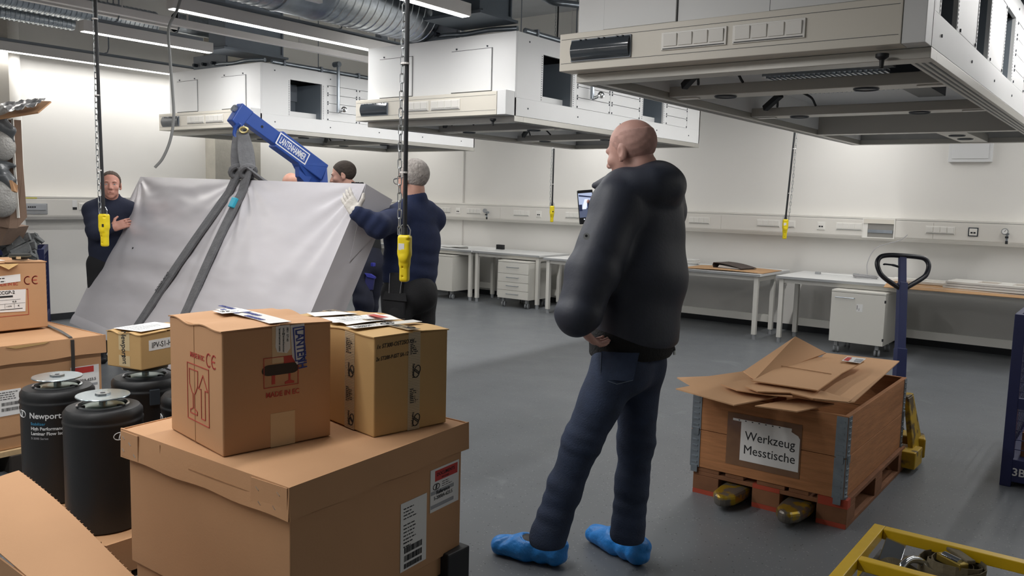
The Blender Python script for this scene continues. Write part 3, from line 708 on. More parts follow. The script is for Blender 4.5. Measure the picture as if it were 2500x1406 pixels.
part('pages', MB().prism([(-.14, .01, .005), (.18, .01, .005), (.16, .01, .012), (-.12, .01, .035)], (0, .28, 0)), PAPER, t)
for k, (x, y) in enumerate(((-2.98, 9.82), (-2.6, 9.98))):
    single('power_adapter', MB().box((x, y, ZT + .014), (.06, .035, .028)), GREYPL, ['small grey power adapter at the left end of the right bench', 'small pale power adapter near the grey cable coil'][k], 'adapter', loc=(x, y, ZT), bevel=.004)
single('white_strip', MB().box((-2.8, 9.88, ZT + .006), (.42, .05, .012)), PAPER, 'flat white strip between two power adapters', 'strip', loc=(-2.8, 9.88, ZT), bevel=.002)
single('cardboard_sheet', MB().grid(lambda u, v: (-2.1 + 1.28 * u, 9.13 + v * (.55 + .1 * u), ZT + .007 - (.03 * max(0, .06 - v) / .06)), 8, 6, .006), BROWN, 'brown cardboard sheet hanging over the right bench front edge', 'cardboard', loc=(-1.5, 9.4, ZT))
for k, (x, y, l, a) in enumerate(((-1.75, 9.62, .9, -.02), (-1.72, 9.5, .8, -.05), (-1.7, 9.72, .86, .02), (-1.62, 9.4, .66, -.03), (-1.38, 9.86, .5, 0))):
    o = single('trim_profile', MB().box((0, 0, .02), (l, .05, .026)), SOCK, ['longest white plastic profile on the right bench cardboard', 'white plastic profile second from the front', 'white plastic profile nearest the wall side of its heap', 'front white plastic profile on the cardboard', 'short white plastic profile close to the blue sleeve'][k], 'profile', 'white plastic profiles on the right bench', loc=(0, 0, 0), bevel=.003)
    o.location = (x, y, ZT + .008); o.rotation_euler = (0, 0, a)
single('blue_wrapper', MB().box((-1.45, 9.98, ZT + .012), (.1, .05, .02)), mat('light blue plastic', '8fb4c8', .5), 'small light blue plastic sleeve at the bench rear', 'wrapper', loc=(-1.45, 9.98, ZT), bevel=.004)
t = thing('cover_plate_stack', 'stack of white cut out cover plates on brown cardboard', 'plates', (-1.2, 9.42, ZT + .008), R(-4))
for k in range(3):
    z = k * .024; dx = .012 * k
    part('cover_plate', MB().bx((-.36 + dx, -.2, z), (.36 + dx, -.1, z + .02)).bx((-.36 + dx, .12, z), (.36 + dx, .2, z + .02)).bx((-.36 + dx, -.1, z), (-.1 + dx, .12, z + .02)).bx((.08 + dx, -.1, z), (.2 + dx, .12, z + .02)).bx((.3 + dx, -.1, z), (.36 + dx, .12, z + .02)), SOCK, t)
# wall box on the back wall under the right hood
t = thing('wall_box', 'white recessed wall box with door below the large hood', 'cabinet', (-1.575, 10.25, 2.05))
part('frame', MB().bx((-.21, -.05, 0), (.21, 0, .34)), HOODW, t, bevel=.003)
part('door', MB().bx((-.175, -.058, .035), (.175, -.05, .34)), HOODW, t, bevel=.002); part('lock', MB().cyl((.14, -.062, .29), (.14, -.058, .29), .014, n=12), DARKST, t)
# ------------------------------------------------------------------ cartons
CB = mat('kraft board', 'bb9069', .82, var=.05, vscale=2.2, bump=.04, bscale=120)
CB2 = mat('light kraft board', 'bd9a66', .8, var=.05, vscale=2.5, bump=.04, bscale=120)
CBE = mat('board edge', '9a7350', .9, var=.1, vscale=60)
TAPE = mat('clear brown tape', 'c9ad86', .35)
TAPEW = mat('white printed tape', 'd9d7d2', .3)
TAPET = mat('translucent printed tape', 'c2b091', .3, coat=.3)
REDP = mat('red print', 'b0443a', .8)
BLUEP = mat('blue print', '2c3a86', .6)
STEELB = mat('black strapping', '33302d', .4)
REDL = mat('red label', 'c23a34', .5)
GREYP = mat('grey print', '9d9fa3', .7)
SILV = mat('staple wire', 'c9c5bd', .3, metal=.8)
DARKHOLE = mat('hole inside', '3b342d', .9)
def cface(Fc, d1, L1, d2, L2, which):
    """frame on a carton face: x right, y up, z out, origin lower left. which: 'l' left face (along d1), 'r' right face (along d2), 't' top"""
    Fc, d1, d2 = Vector(Fc), Vector(d1).normalized(), Vector(d2).normalized(); Z_ = Vector((0, 0, 1))
    if which == 'l': x = -d1; return frame(Fc + d1 * L1, x, Z_, x.cross(Z_))
    if which == 'r': x = d2; return frame(Fc, x, Z_, x.cross(Z_))
    return frame(Fc, d2, d1, Z_)
def cbody(Fc, d1, L1, d2, L2, z0, z1):
    Fc, a, b = Vector(Fc), Vector(d1).normalized() * L1, Vector(d2).normalized() * L2; p = Vector((Fc.x, Fc.y, z0))
    return MB().prism([p, p + b, p + a + b, p + a], (0, 0, z1 - z0))
def plate(M, x0, x1, y0, y1, h=.001, z=0): return MB().bx((x0, y0, z), (x1, y1, z + h)).xf(M)
def outline(M, pts, w_, closed=True, h=.0012):
    mb = MB(); n = len(pts)
    for i in range(n if closed else n - 1):
        a, b = Vector((*pts[i], h / 2)), Vector((*pts[(i + 1) % n], h / 2)); mb.beam(a, b, h, w_, (0, 0, 1)) if False else mb.prism([a + q for q in _side(a, b, w_)], (0, 0, h))
    return mb.xf(M)
def _side(a, b, w_):
    t = (b - a).normalized(); s = Vector((-t.y, t.x, 0)) * w_ / 2; e = t * w_ / 2
    return [-s - e, s - e, s - e + (b - a) + 2 * e, -s - e + (b - a) + 2 * e]
def glass(cx, cy, s): # outline of the fragile goblet
    return [(cx - .03 * s, cy + .06 * s), (cx + .03 * s, cy + .06 * s), (cx + .028 * s, cy + .015 * s), (cx + .012 * s, cy - .008 * s), (cx + .005 * s, cy - .012 * s), (cx + .005 * s, cy - .055 * s), (cx + .024 * s, cy - .062 * s), (cx + .024 * s, cy - .072 * s), (cx - .024 * s, cy - .072 * s), (cx - .024 * s, cy - .062 * s), (cx - .005 * s, cy - .055 * s), (cx - .005 * s, cy - .012 * s), (cx - .012 * s, cy - .008 * s), (cx - .028 * s, cy + .015 * s)]
def arrow(cx, cy, s): return [(cx, cy + .065 * s), (cx + .032 * s, cy + .02 * s), (cx + .014 * s, cy + .02 * s), (cx + .014 * s, cy - .07 * s), (cx - .014 * s, cy - .07 * s), (cx - .014 * s, cy + .02 * s), (cx - .032 * s, cy + .02 * s)]
def fill(M, pts, h=.0012): return MB().prism([Vector((*p, 0)) for p in pts], (0, 0, h)).xf(M)
def ce_mark(M, x, y, s, m, root, name='ce_mark'):
    mb = MB()
    for cx, bar in ((x, False), (x + s * .95, True)):
        pts = [(cx + s * .42 * math.cos(a), y + s * .5 * math.sin(a)) for a in [R(62 + k * 19.7) for k in range(13)]]
        for i in range(12):
            a, b = Vector((*pts[i], 0)), Vector((*pts[i + 1], 0)); mb.prism([a + q for q in _side(a, b, s * .12)], (0, 0, .0012))
        if bar: mb.bx((cx - s * .4, y - s * .06, 0), (cx + s * .15, y + s * .06, .0012))
    part(name, mb.xf(M), m, root, world=True)
def bars(M, x, y, w_, h, n, seed, z=.0014):
    r = random.Random(seed); mb = MB(); xx = x
    for k in range(n):
        bw = w_ / n * r.uniform(.25, .75); mb.bx((xx, y, z), (xx + bw, y + h, z + .0004)); xx += w_ / n
    return mb.xf(M)
def lines(M, x, y, w_, n, dy, seed, z=.0014, hh=.3):
    r = random.Random(seed); mb = MB()
    for k in range(n):
        xx = x; e = x + w_ * r.uniform(.35, 1)
        while xx < e:
            l = r.uniform(.006, .02); mb.bx((xx, y - k * dy, z), (min(e, xx + l), y - k * dy + dy * hh, z + .0004)); xx += l + .004
    return mb.xf(M)
def tx(parent, txt, size, M, x, y, m, rot=0, bold=0, sx=1, align='LEFT', name='lettering', z=.0012, shear=0):
    MM = M @ Matrix.Translation((x, y, z)) @ Matrix.Rotation(R(rot), 4, 'Z')
    part(name, text_mb(txt, size, MM, bold, sx, align, shear=shear), m, parent, world=True)
def swirl(M, cx, cy, s, m, parent, name='swirl_logo', rot=0, z=.0012):
    """two interlocking crescents with a double bar, like the maker's mark"""
    mb = MB(); Q = Matrix.Rotation(R(rot), 4, 'Z')
    for sg in (1, -1):
        pts = [Vector((sg * (s * .12 + s * .42 * math.cos(a)), sg * s * .3 * math.sin(a), 0)) for a in [R(-115 + k * 20) for k in range(12)]]
        for i in range(11): mb.prism([pts[i] + q for q in _side(pts[i], pts[i + 1], s * .07)], (0, 0, .001))
    for dx in (-.07, .07): mb.prism([Vector((s * dx - s * .1, -s * .22, 0)), Vector((s * dx - s * .02, -s * .22, 0)), Vector((s * dx + s * .1, s * .22, 0)), Vector((s * dx + s * .02, s * .22, 0))], (0, 0, .001))
    part(name, mb.xf(M @ Matrix.Translation((cx, cy, z)) @ Q), m, parent, world=True)
def staples(M, pts, root):
    for k, (x, y) in enumerate(pts):
        part('staple', MB().box((x, y, .0025), (.016, .0035, .003), Matrix.Rotation(R(-35), 3, 'Z')).xf(M), SILV, root, world=True)
def lidded(Fc, d1, L1, d2, L2, label, zt=.7, zl=.598, zs=.205, zb=.13, bulge=.0):
    root = thing('lidded_carton', label, 'carton', (Fc[0], Fc[1], zb), 0)
    Fv, a, b = Vector((Fc[0], Fc[1], 0)), Vector(d1).normalized(), Vector(d2).normalized()
    ins = lambda k: Fv + a * k + b * k
    q = ins(.014); part('sleeve', cbody(q, d1, L1 - .028, d2, L2 - .028, zs, zt - .01), CB, root, world=True, bevel=.004)
    q = ins(.026); part('tray', cbody(q, d1, L1 - .052, d2, L2 - .052, zb, zs + .03), CB, root, world=True, bevel=.004)
    # lid: four skirts with soft edges and a slightly crowned top
    def top(u, v):
        p = Fv + a * L1 * u + b * L2 * v; e = min(u, 1 - u, v, 1 - v)
        return (p.x, p.y, zt - .004 + min(e, .04) * .1 + bulge * math.sin(math.pi * u) * math.sin(math.pi * v) + .003 * math.sin(7 * u + 3 * v) * min(1, e * 12))
    part('lid_top', MB().grid(top, 24, 24, -.004), CB, root, world=True, smooth=True)
    for nm, (o, dr, n_, L) in (('l', (Fv, a, -b, L1)), ('r', (Fv, b, -a, L2)), ('bl', (Fv + b * L2, a, b, L1)), ('br', (Fv + a * L1, b, a, L2))):
        def sk(u, v):
            p = o + dr * (L * (u * 1.014 - .007)) + n_ * (.002 * math.sin(u * 9 + len(nm)) * v + .004 * v); return (p.x, p.y, zt - (zt - zl) * v + .003 * math.sin(u * 17) * v)
        g = MB().grid(sk, 20, 3, .005 if nm in ('r', 'br') else -.005); part('lid_skirt', g, CB, root, world=True, smooth=True)
    return root
# --- big lidded carton in the foreground
F_ = (-1.925,1.500,0.700); dA = (-1, -.006, 0); dB = (-.082, .997, 0); LA, LB = .927, .89
big = lidded(F_, dA, LA, dB, LB, 'big lidded brown carton in the foreground carrying two smaller cartons')
ML = cface((F_[0], F_[1], 0), dA, LA, dB, LB, 'l'); MR = cface((F_[0], F_[1], 0), dA, LA, dB, LB, 'r')
ML = Matrix.Translation(ML.col[2].xyz * .006) @ ML; MR = Matrix.Translation(MR.col[2].xyz * .006) @ MR
part('corner_flap', MB().bx((0, .602, 0), (.115, .694, .003)).xf(ML), CB, big, world=True, bevel=.001)
part('corner_flap', MB().prism([(LA - .175, .6, 0), (LA, .6, 0), (LA, .698, 0), (LA - .17, .694, 0)], (0, 0, .003)).xf(ML), CB, big, world=True)
part('perforation', MB().bx((.112, .602, .001), (.1165, .694, .004)).xf(ML), CBE, big, world=True)
part('crease', MB().bx((.25, .6, .0), (.2525, .69, .0012)).bx((.15, .655, 0), (.25, .657, .0012)).bx((.42, .642, 0), (LA - .18, .646, .0015)).xf(ML), CBE, big, world=True)['kind'] = 'stuff'
staples(ML, ((.02, .67), (.06, .655), (.015, .625), (.09, .618), (LA - .14, .665), (LA - .04, .672), (LA - .13, .622), (LA - .06, .625)), big)
MRs = Matrix.Translation(MR.col[2].xyz * -.019) @ MR
wb = part('waybill', plate(MRs, .52, .665, .235, .485), PAPER, big, world=True)
part('print_lines', join(lines(MRs, .535, .46, .11, 4, .012, 3), lines(MRs, .535, .40, .08, 6, .013, 5), lines(MRs, .535, .335, .1, 2, .014, 8)), INK, wb, world=True)['kind'] = 'stuff'
part('barcode', join(bars(MRs, .54, .298, .1, .022, 34, 2), bars(MRs, .54, .268, .1, .022, 34, 4), bars(MRs, .54, .242, .1, .018, 34, 6)), INK, wb, world=True)['kind'] = 'stuff'
dp = part('document_pouch', plate(MRs, .685, .86, .40, .56), PAPER, big, world=True)
part('red_band', plate(MRs, .712, .85, .512, .552, .0006, .001), REDL, dp, world=True)
tx(dp, 'DOCUMENTS', .018, MRs, .722, .53, INK, bold=.0003, z=.0017); tx(dp, 'ENCLOSED', .009, MRs, .752, .517, INK, z=.0017)
part('grey_bar', plate(MRs, .688, .828, .464, .478, .0004, .001), GREYP, dp, world=True); part('grey_bar', plate(MRs, .688, .828, .412, .426, .0004, .001), GREYP, dp, world=True)
tx(dp, 'Reference', .02, MRs, .72, .462, INK, bold=.0004, z=.0017); tx(dp, 'S-2000A-623.5', .019, MRs, .706, .443, INK, z=.0017)
swirl(MRs, .72, .492, .035, INK, dp); part('print_lines', lines(MRs, .755, .5, .09, 3, .008, 21), INK, dp, world=True)['kind'] = 'stuff'
part('printed_corner_label', MB().prism([(-.0, 0, 0), (.1, 0, 0), (.1, .05, 0), (0, .05, 0)], (0, 0, .001)).xf(Matrix.Translation((-2.46, 1.578, .702)) @ Matrix.Rotation(R(28), 4, 'Z')), PAPER, big, world=True)
# low black dolly under it
t = thing('plastic_dolly', 'black dolly under the big foreground carton, upright lip at its right corner', 'dolly', (F_[0] - .45, F_[1] + .45, 0))
part('deck', cbody((F_[0] - .02, F_[1] + .02, 0), dA, LA - .04, dB, LB - .02, .08, .13), RUBB, t, world=True, bevel=.006)
c_ = Vector((F_[0], F_[1], 0)) + Vector(dB) * (LB - .0)
part('corner_lip', MB().bx((c_.x - .03, c_.y - .12, .02), (c_.x + .022, c_.y + .006, .215)), RUBB, t, world=True, bevel=.006)
for dx, dy in ((.1, .1), (.8, .1), (.1, .78), (.8, .78)): part('wheel', MB().cyl((F_[0] - dx, F_[1] + dy - .015, .04), (F_[0] - dx, F_[1] + dy + .015, .04), .04, n=16), RUBB, t, world=True, smooth=True)
# --- carton with red fragile print
def carton(Fc, d1, L1, d2, L2, z0, z1, label, m, over=.008):
    root = thing('carton', label, 'carton', (Fc[0], Fc[1], z0), 0, 'loose brown cartons')
    part('body', cbody((Fc[0], Fc[1], 0), d1, L1, d2, L2, z0, z1 - .006), m, root, world=True, bevel=.005)
    Fv, a, b = Vector((Fc[0], Fc[1], 0)), Vector(d1).normalized(), Vector(d2).normalized()
    for u0, u1, ph in ((-.004, L2 / 2 - .001, 0), (L2 / 2 + .001, L2 + .004, 2)):
        def fl(u, v):
            p = Fv + a * (L1 * u * 1.01 - .003) + b * (u0 + (u1 - u0) * v); o = (v if ph == 0 else 1 - v)
            return (p.x, p.y, z1 + .003 * math.sin(u * 8 + ph) - .004 * (1 - o) * (1 + math.sin(u * 13 + ph)))
        part('flap', MB().grid(fl, 18, 6, -.004), m, root, world=True, smooth=True)
    return root
F1 = (-2.298,1.531,0.700); a1 = (-.9869, .1614, 0); b1 = (.1614, .9869, 0); A1, B1 = .42, .395; z11 = 1.115
c1 = carton(F1, a1, A1, b1, B1, .702, z11, 'brown carton with red fragile print and hand hole on the big carton', CB)
ML = cface((F1[0], F1[1], .702), a1, A1, b1, B1, 'l'); MR = cface((F1[0], F1[1], .702), a1, A1, b1, B1, 'r'); MT = cface((F1[0], F1[1], z11 + .004), a1, A1, b1, B1, 't')
part('print_frame', outline(ML, [(.15, .075), (.32, .075), (.32, .268), (.15, .268)], .0028), REDP, c1, world=True)
part('goblet_print', outline(ML, glass(.2, .18, 1.15), .003), REDP, c1, world=True); part('arrow_print', outline(ML, arrow(.275, .17, 1.1), .003), REDP, c1, world=True)
tx(c1, 'MADE IN EC', .024, ML, .175, .292, REDP, bold=.0004, sx=.85); ce_mark(ML, .322, .3, .042, REDP, c1)
part('board_seam', MB().bx((.205, 0, 0), (.2085, .405, .001)).xf(ML), CBE, c1, world=True)
part('print_frame', outline(MR, [(.142, .205), (.267, .205), (.267, .305), (.142, .305)], .0022), REDP, c1, world=True)
part('arrow_print', fill(MR, [(.17, .215), (.182, .215), (.182, .265), (.17, .265)]), REDP, c1, world=True)
part('goblet_print', fill(MR, glass(.235, .262, .72)), REDP, c1, world=True); tx(c1, 'MADE IN EC', .0245, MR, .148, .172, REDP, bold=.0004, sx=.92)
hh = [(.16 + .025 * math.cos(a) - .0, .263 + .018 * math.sin(a)) for a in [R(90 + 18 * k) for k in range(11)]] + [(.245 + .025 * math.cos(a), .263 + .018 * math.sin(a)) for a in [R(-90 + 18 * k) for k in range(11)]]
part('hand_hole', fill(MR, hh, .0016), DARKHOLE, c1, world=True)

part('tape_strip', plate(MR, .165, .255, .0, .115), TAPE, c1, world=True); part('tape_strip', plate(MR, .172, .258, .285, .408), TAPE, c1, world=True)
tw = part('white_tape', MB().grid(lambda u, v: tuple((MT @ Vector((.165 + .08 * v + .006 * math.sin(u * 3), A1 * (1 - u) * .98 + .004, .003)))), 14, 2, .001), TAPEW, c1, world=True)
for k in range(4):
    tx(tw, 'LANTENHAMMER', .026, MT, .188 + (k % 2) * .036, .075 + k * .095, BLUEP, rot=90, bold=.0006, sx=.62, z=.005)
w2 = part('white_tape', fill(MR, [(.186, .41), (.236, .41), (.238, .33), (.225, .315), (.19, .322), (.184, .34)], .002), TAPEW, c1, world=True)
for k, s_ in enumerate(('lantenhammer.com', 'info@lantenhammer', '0831 57140')): tx(w2, s_, .010, MR, .196 + k * .014, .402, INK, rot=-90, z=.0026)
lt = part('blue_label', fill(MR, [(.238, .408), (.29, .41), (.29, .36), (.297, .30), (.285, .272), (.262, .272), (.245, .30)], .003), TAPEW, c1, world=True)
tx(lt, 'LANTENH', .046, MR, .256, .392, BLUEP, rot=-85, bold=.0011, sx=.66, z=.0036)
part('label_border', outline(MR, [(.248, .398), (.288, .4), (.29, .285), (.256, .285)], .003, h=.004), BLUEP, lt, world=True)
part('address_label', MB().bx((.13, .3, 0), (.24, .38, .001)).xf(MT @ Matrix.Translation((-.0, -.02, .0048))), PAPER, c1, world=True)
part('print_lines', lines(MT, .14, .34, .09, 4, .012, 31, z=.0066), INK, c1, world=True)['kind'] = 'stuff'
# --- carton with printed tape and handwriting
F2 = (-2.102,2.002,0.700); a2 = (-.985, .172, 0); b2 = (.172, .985, 0); A2, B2 = .60, .325; z21 = 1.065
c2 = carton(F2, a2, A2, b2, B2, .702, z21, 'tan carton with printed tape and handwriting at the right on the big carton', CB2)
ML = cface((F2[0], F2[1], .702), a2, A2, b2, B2, 'l'); MR = cface((F2[0], F2[1], .702), a2, A2, b2, B2, 'r'); MT = cface((F2[0], F2[1], z21 + .004), a2, A2, b2, B2, 't')
def ptape(M, x0, x1, y0, y1, root, z=0):
    tp = part('printed_tape', plate(M, x0, x1, y0, y1, .001, z), TAPET, root, world=True); n = int((y1 - y0) / .075); w_ = x1 - x0
    mb = MB()
    for k in range(int((y1 - y0) / .006)): mb.bx((x0 + .001, y0 + k * .006, z + .001), (x1 - .001, y0 + k * .006 + .0012, z + .0014))
    o = part('tape_rules', mb.xf(M), mat('tape rule ink', '7d6c55', .6), tp, world=True); o['kind'] = 'stuff'
    for k in range(n):
        yy = y0 + .035 + k * .075 * (y1 - y0) / (n * .075)
        swirl(M, x0 + w_ * .72, yy, .042, INK, tp, rot=68, z=z + .0016) if k % 2 == 0 else part('tape_block', lines(M, x0 + w_ * .15, yy + .025, w_ * .7, 8, .007, k, z=z + .0016, hh=.5), INK, tp, world=True)
        if k % 2 == 0: tx(tp, 'Newport', .014, M, x0 + w_ * .36, yy + .03, INK, rot=-90, bold=.0003, z=z + .0016)
ptape(ML, A2 - .19, A2 - .125, .0, .358, c2); ptape(MR, .145, .198, .0, .36, c2)
ptape(MT, .145, .198, .0, A2, c2, .003); 
pt = part('printed_tape', plate(MT, .0, .30, .125, .185, .001, .0045), TAPEW, c2, world=True)
swirl(MT, .16, .155, .05, INK, pt, rot=0, z=.006); part('tape_block', lines(MT, .02, .165, .1, 5, .008, 77, z=.006), INK, pt, world=True)['kind'] = 'stuff'
tx(c2, '1x ST300-OST2SOXX', .022, MR, .008, .315, INK, rot=3, sx=.8, shear=.3); tx(c2, '2x ST200-P-SST SA-12', .02, MR, .006, .272, INK, rot=3, sx=.75, shear=.3)
dn = part('delivery_note', MB().grid(lambda u, v: tuple(MT @ Vector((.02 + .26 * u, .21 + .2 * v, .006 + .004 * math.sin(v * 9 + u * 3)))), 6, 8, .001), PAPER, c2, world=True, smooth=True)
part('red_strip', MB().bx((.19, .24, .0135), (.225, .34, .0141)).xf(MT), REDP, dn, world=True)
part('print_lines', lines(MT, .04, .33, .13, 5, .018, 12, z=.0135), GREYP, dn, world=True)['kind'] = 'stuff'
part('torn_paper', MB().prism([(.02, .44, .008), (.2, .42, .008), (.16, .52, .008), (.04, .54, .008)], (0, 0, .001)).xf(MT), PAPER, c2, world=True)
# --- strapped lidded carton at the left
F3 = (-4.765, 1.47); dA3 = (-1, 0, 0); dB3 = (0, 1, 0)
lc = lidded(F3, dA3, .92, dB3, .93, 'strapped brown lidded carton at the left edge', bulge=.0)
MR = Matrix.Translation((.006, 0, 0)) @ cface((F3[0], F3[1], 0), dA3, .92, dB3, .93, 'r')
MRs = Matrix.Translation((-.019, 0, 0)) @ MR
sy = .745
part('strap', MB().ribbon([(F3[0] - .5, F3[1] + sy + .09, .708), (F3[0] - .25, F3[1] + sy + .05, .709), (F3[0] - .02, F3[1] + sy, .706), (F3[0] + .009, F3[1] + sy, .69), (F3[0] + .010, F3[1] + sy, .6), (F3[0] + .004, F3[1] + sy, .4), (F3[0], F3[1] + sy, .16)], .02, (0, 1, 0), .0015), STEELB, lc, world=True)
lb = part('address_label', plate(MRs, .36, .475, .32, .46), PAPER, lc, world=True)
part('barcode', join(bars(MRs, .375, .345, .09, .018, 26, 12), bars(MRs, .375, .375, .09, .018, 26, 13)), INK, lb, world=True)['kind'] = 'stuff'
part('print_lines', lines(MRs, .37, .445, .09, 4, .012, 15), INK, lb, world=True)['kind'] = 'stuff'
dp = part('document_pouch', plate(MRs, .74, .9, .38, .53), PAPER, lc, world=True); part('red_band', plate(MRs, .75, .87, .49, .525, .0006, .001), REDL, dp, world=True)
tx(dp, 'S-2000A-623.5', .022, MRs, .75, .44, INK, bold=.0003, z=.0016); part('grey_bar', plate(MRs, .745, .89, .41, .425, .0004, .001), GREYP, dp, world=True)
part('tear', MB().prism([(.40, .694, 0), (.62, .698, 0), (.6, .688, 0), (.45, .68, 0)], (0, 0, .0025)).xf(MR), CB2, lc, world=True)
t = thing('wooden_pallet', 'pale wooden pallet under the strapped left carton', 'pallet', (F3[0] - .45, F3[1] + .45, 0))
PALE = mat('pale pine', 'b99f78', .8, var=.1, vscale=6, stretch=(1, 8, 8))
for k in range(6): part('board', MB().bx((F3[0] - .93 + k * .16, F3[1] - .06, .10), (F3[0] - .93 + k * .16 + .13, F3[1] + .98, .128)), PALE, t, world=True)
for k in range(3): part('skid', MB().bx((F3[0] - .95, F3[1] - .05 + k * .45, 0), (F3[0] + .02, F3[1] + .06 + k * .45, .1)), mat('dark skid', '2c2723', .9), t, world=True)
# --- small carton with red print on it
F4 = (-5.184,2.276,0.700); a4 = (-1, 0, 0); b4 = (0, 1, 0)
F4 = (F4[0], F4[1] - .45)
c4 = carton(F4, a4, .45, b4, .45, .712, 1.108, 'brown carton with white shipping labels at the far left edge', CB)
MR = cface((F4[0], F4[1], .712), a4, .45, b4, .45, 'r')
ce_mark(MR, .345, .285, .045, REDP, c4)
part('print_frame', outline(MR, [(.08, .085), (.343, .085), (.343, .235), (.08, .235)], .0025), REDP, c4, world=True)
tx(c4, 'MADE IN EC', .022, MR, .17, .262, REDP, bold=.0003)
s1 = part('shipping_label', fill(MR, [(.1, .268), (.305, .282), (.305, .325), (.1, .312)], .002), PAPER, c4, world=True); part('print_lines', lines(MR, .12, .302, .17, 2, .018, 41, z=.0024), INK, s1, world=True)['kind'] = 'stuff'
s2 = part('shipping_label', fill(MR, [(.08, .115), (.325, .105), (.332, .235), (.08, .238)], .0024), PAPER, c4, world=True)
tx(s2, 'RCCGP-2', .026, MR, .165, .213, INK, bold=.0005, z=.003); part('label_black', plate(MR, .18, .26, .193, .204, .0006, .0026), INK, s2, world=True)
part('label_rules', MB().bx((.18, .178, .0026), (.3, .1795, .003)).bx((.18, .155, .0026), (.325, .1565, .003)).bx((.215, .13, .0026), (.2165, .156, .003)).bx((.265, .13, .0026), (.2665, .156, .003)).bx((.19, .122, .0026), (.31, .126, .003)).xf(MR), INK, s2, world=True)['kind'] = 'stuff'
tx(s2, '4LB', .015, MR, .255, .162, INK, z=.003); tx(s2, '11070', .012, MR, .222, .137, INK, z=.003); tx(s2, 'K', .014, MR, .285, .137, INK, bold=.0003, z=.003)
part('torn_flap', MB().grid(lambda u, v: tuple(MR @ Vector((.18 + .11 * u, .385 - .03 * v * (1 - abs(2 * u - 1)), .004 + .02 * v))), 6, 3, .002), CB2, c4, world=True)
# odds on top of that carton
q_ = Vector((F4[0] - .08, F4[1] + .34, 1.114))
t = thing('strap_reel', 'flat black strap reel lying on the far left carton', 'reel', q_)
part('reel', MB().lathe([(.001, 0), (.04, 0), (.042, .012), (.055, .014), (.058, .022), (.055, .034), (.001, .036)], (0, 0, 0), (0, 0, 1), 28), mat('black webbing', '2b2c29', .7), t, smooth=True)
part('reel_band', MB().lathe([(.0575, .02), (.0592, .02), (.0592, .023), (.0575, .023)], (0, 0, 0), (0, 0, 1), 28), mat('khaki band', '6f6a58', .7), t)
part('tape_tab', MB().bx((.04, -.038, .008), (.062, -.02, .022)), TAPE, t)
single('paper_slip', MB().bx((F4[0] - .2, F4[1] + .16, 1.113), (F4[0] - .06, F4[1] + .25, 1.115)), PAPER, 'white paper slip beside the black strap reel', 'paper', loc=(F4[0] - .1, F4[1] + .2, 1.113))
single('cardboard_tube', MB().cyl((-4.86, 1.72, .71), (-4.86, 1.72, .95), .022, n=20), SOCK, 'white tube standing on the strapped carton at the picture edge', 'tube', loc=(-4.86, 1.72, .71), smooth=True)

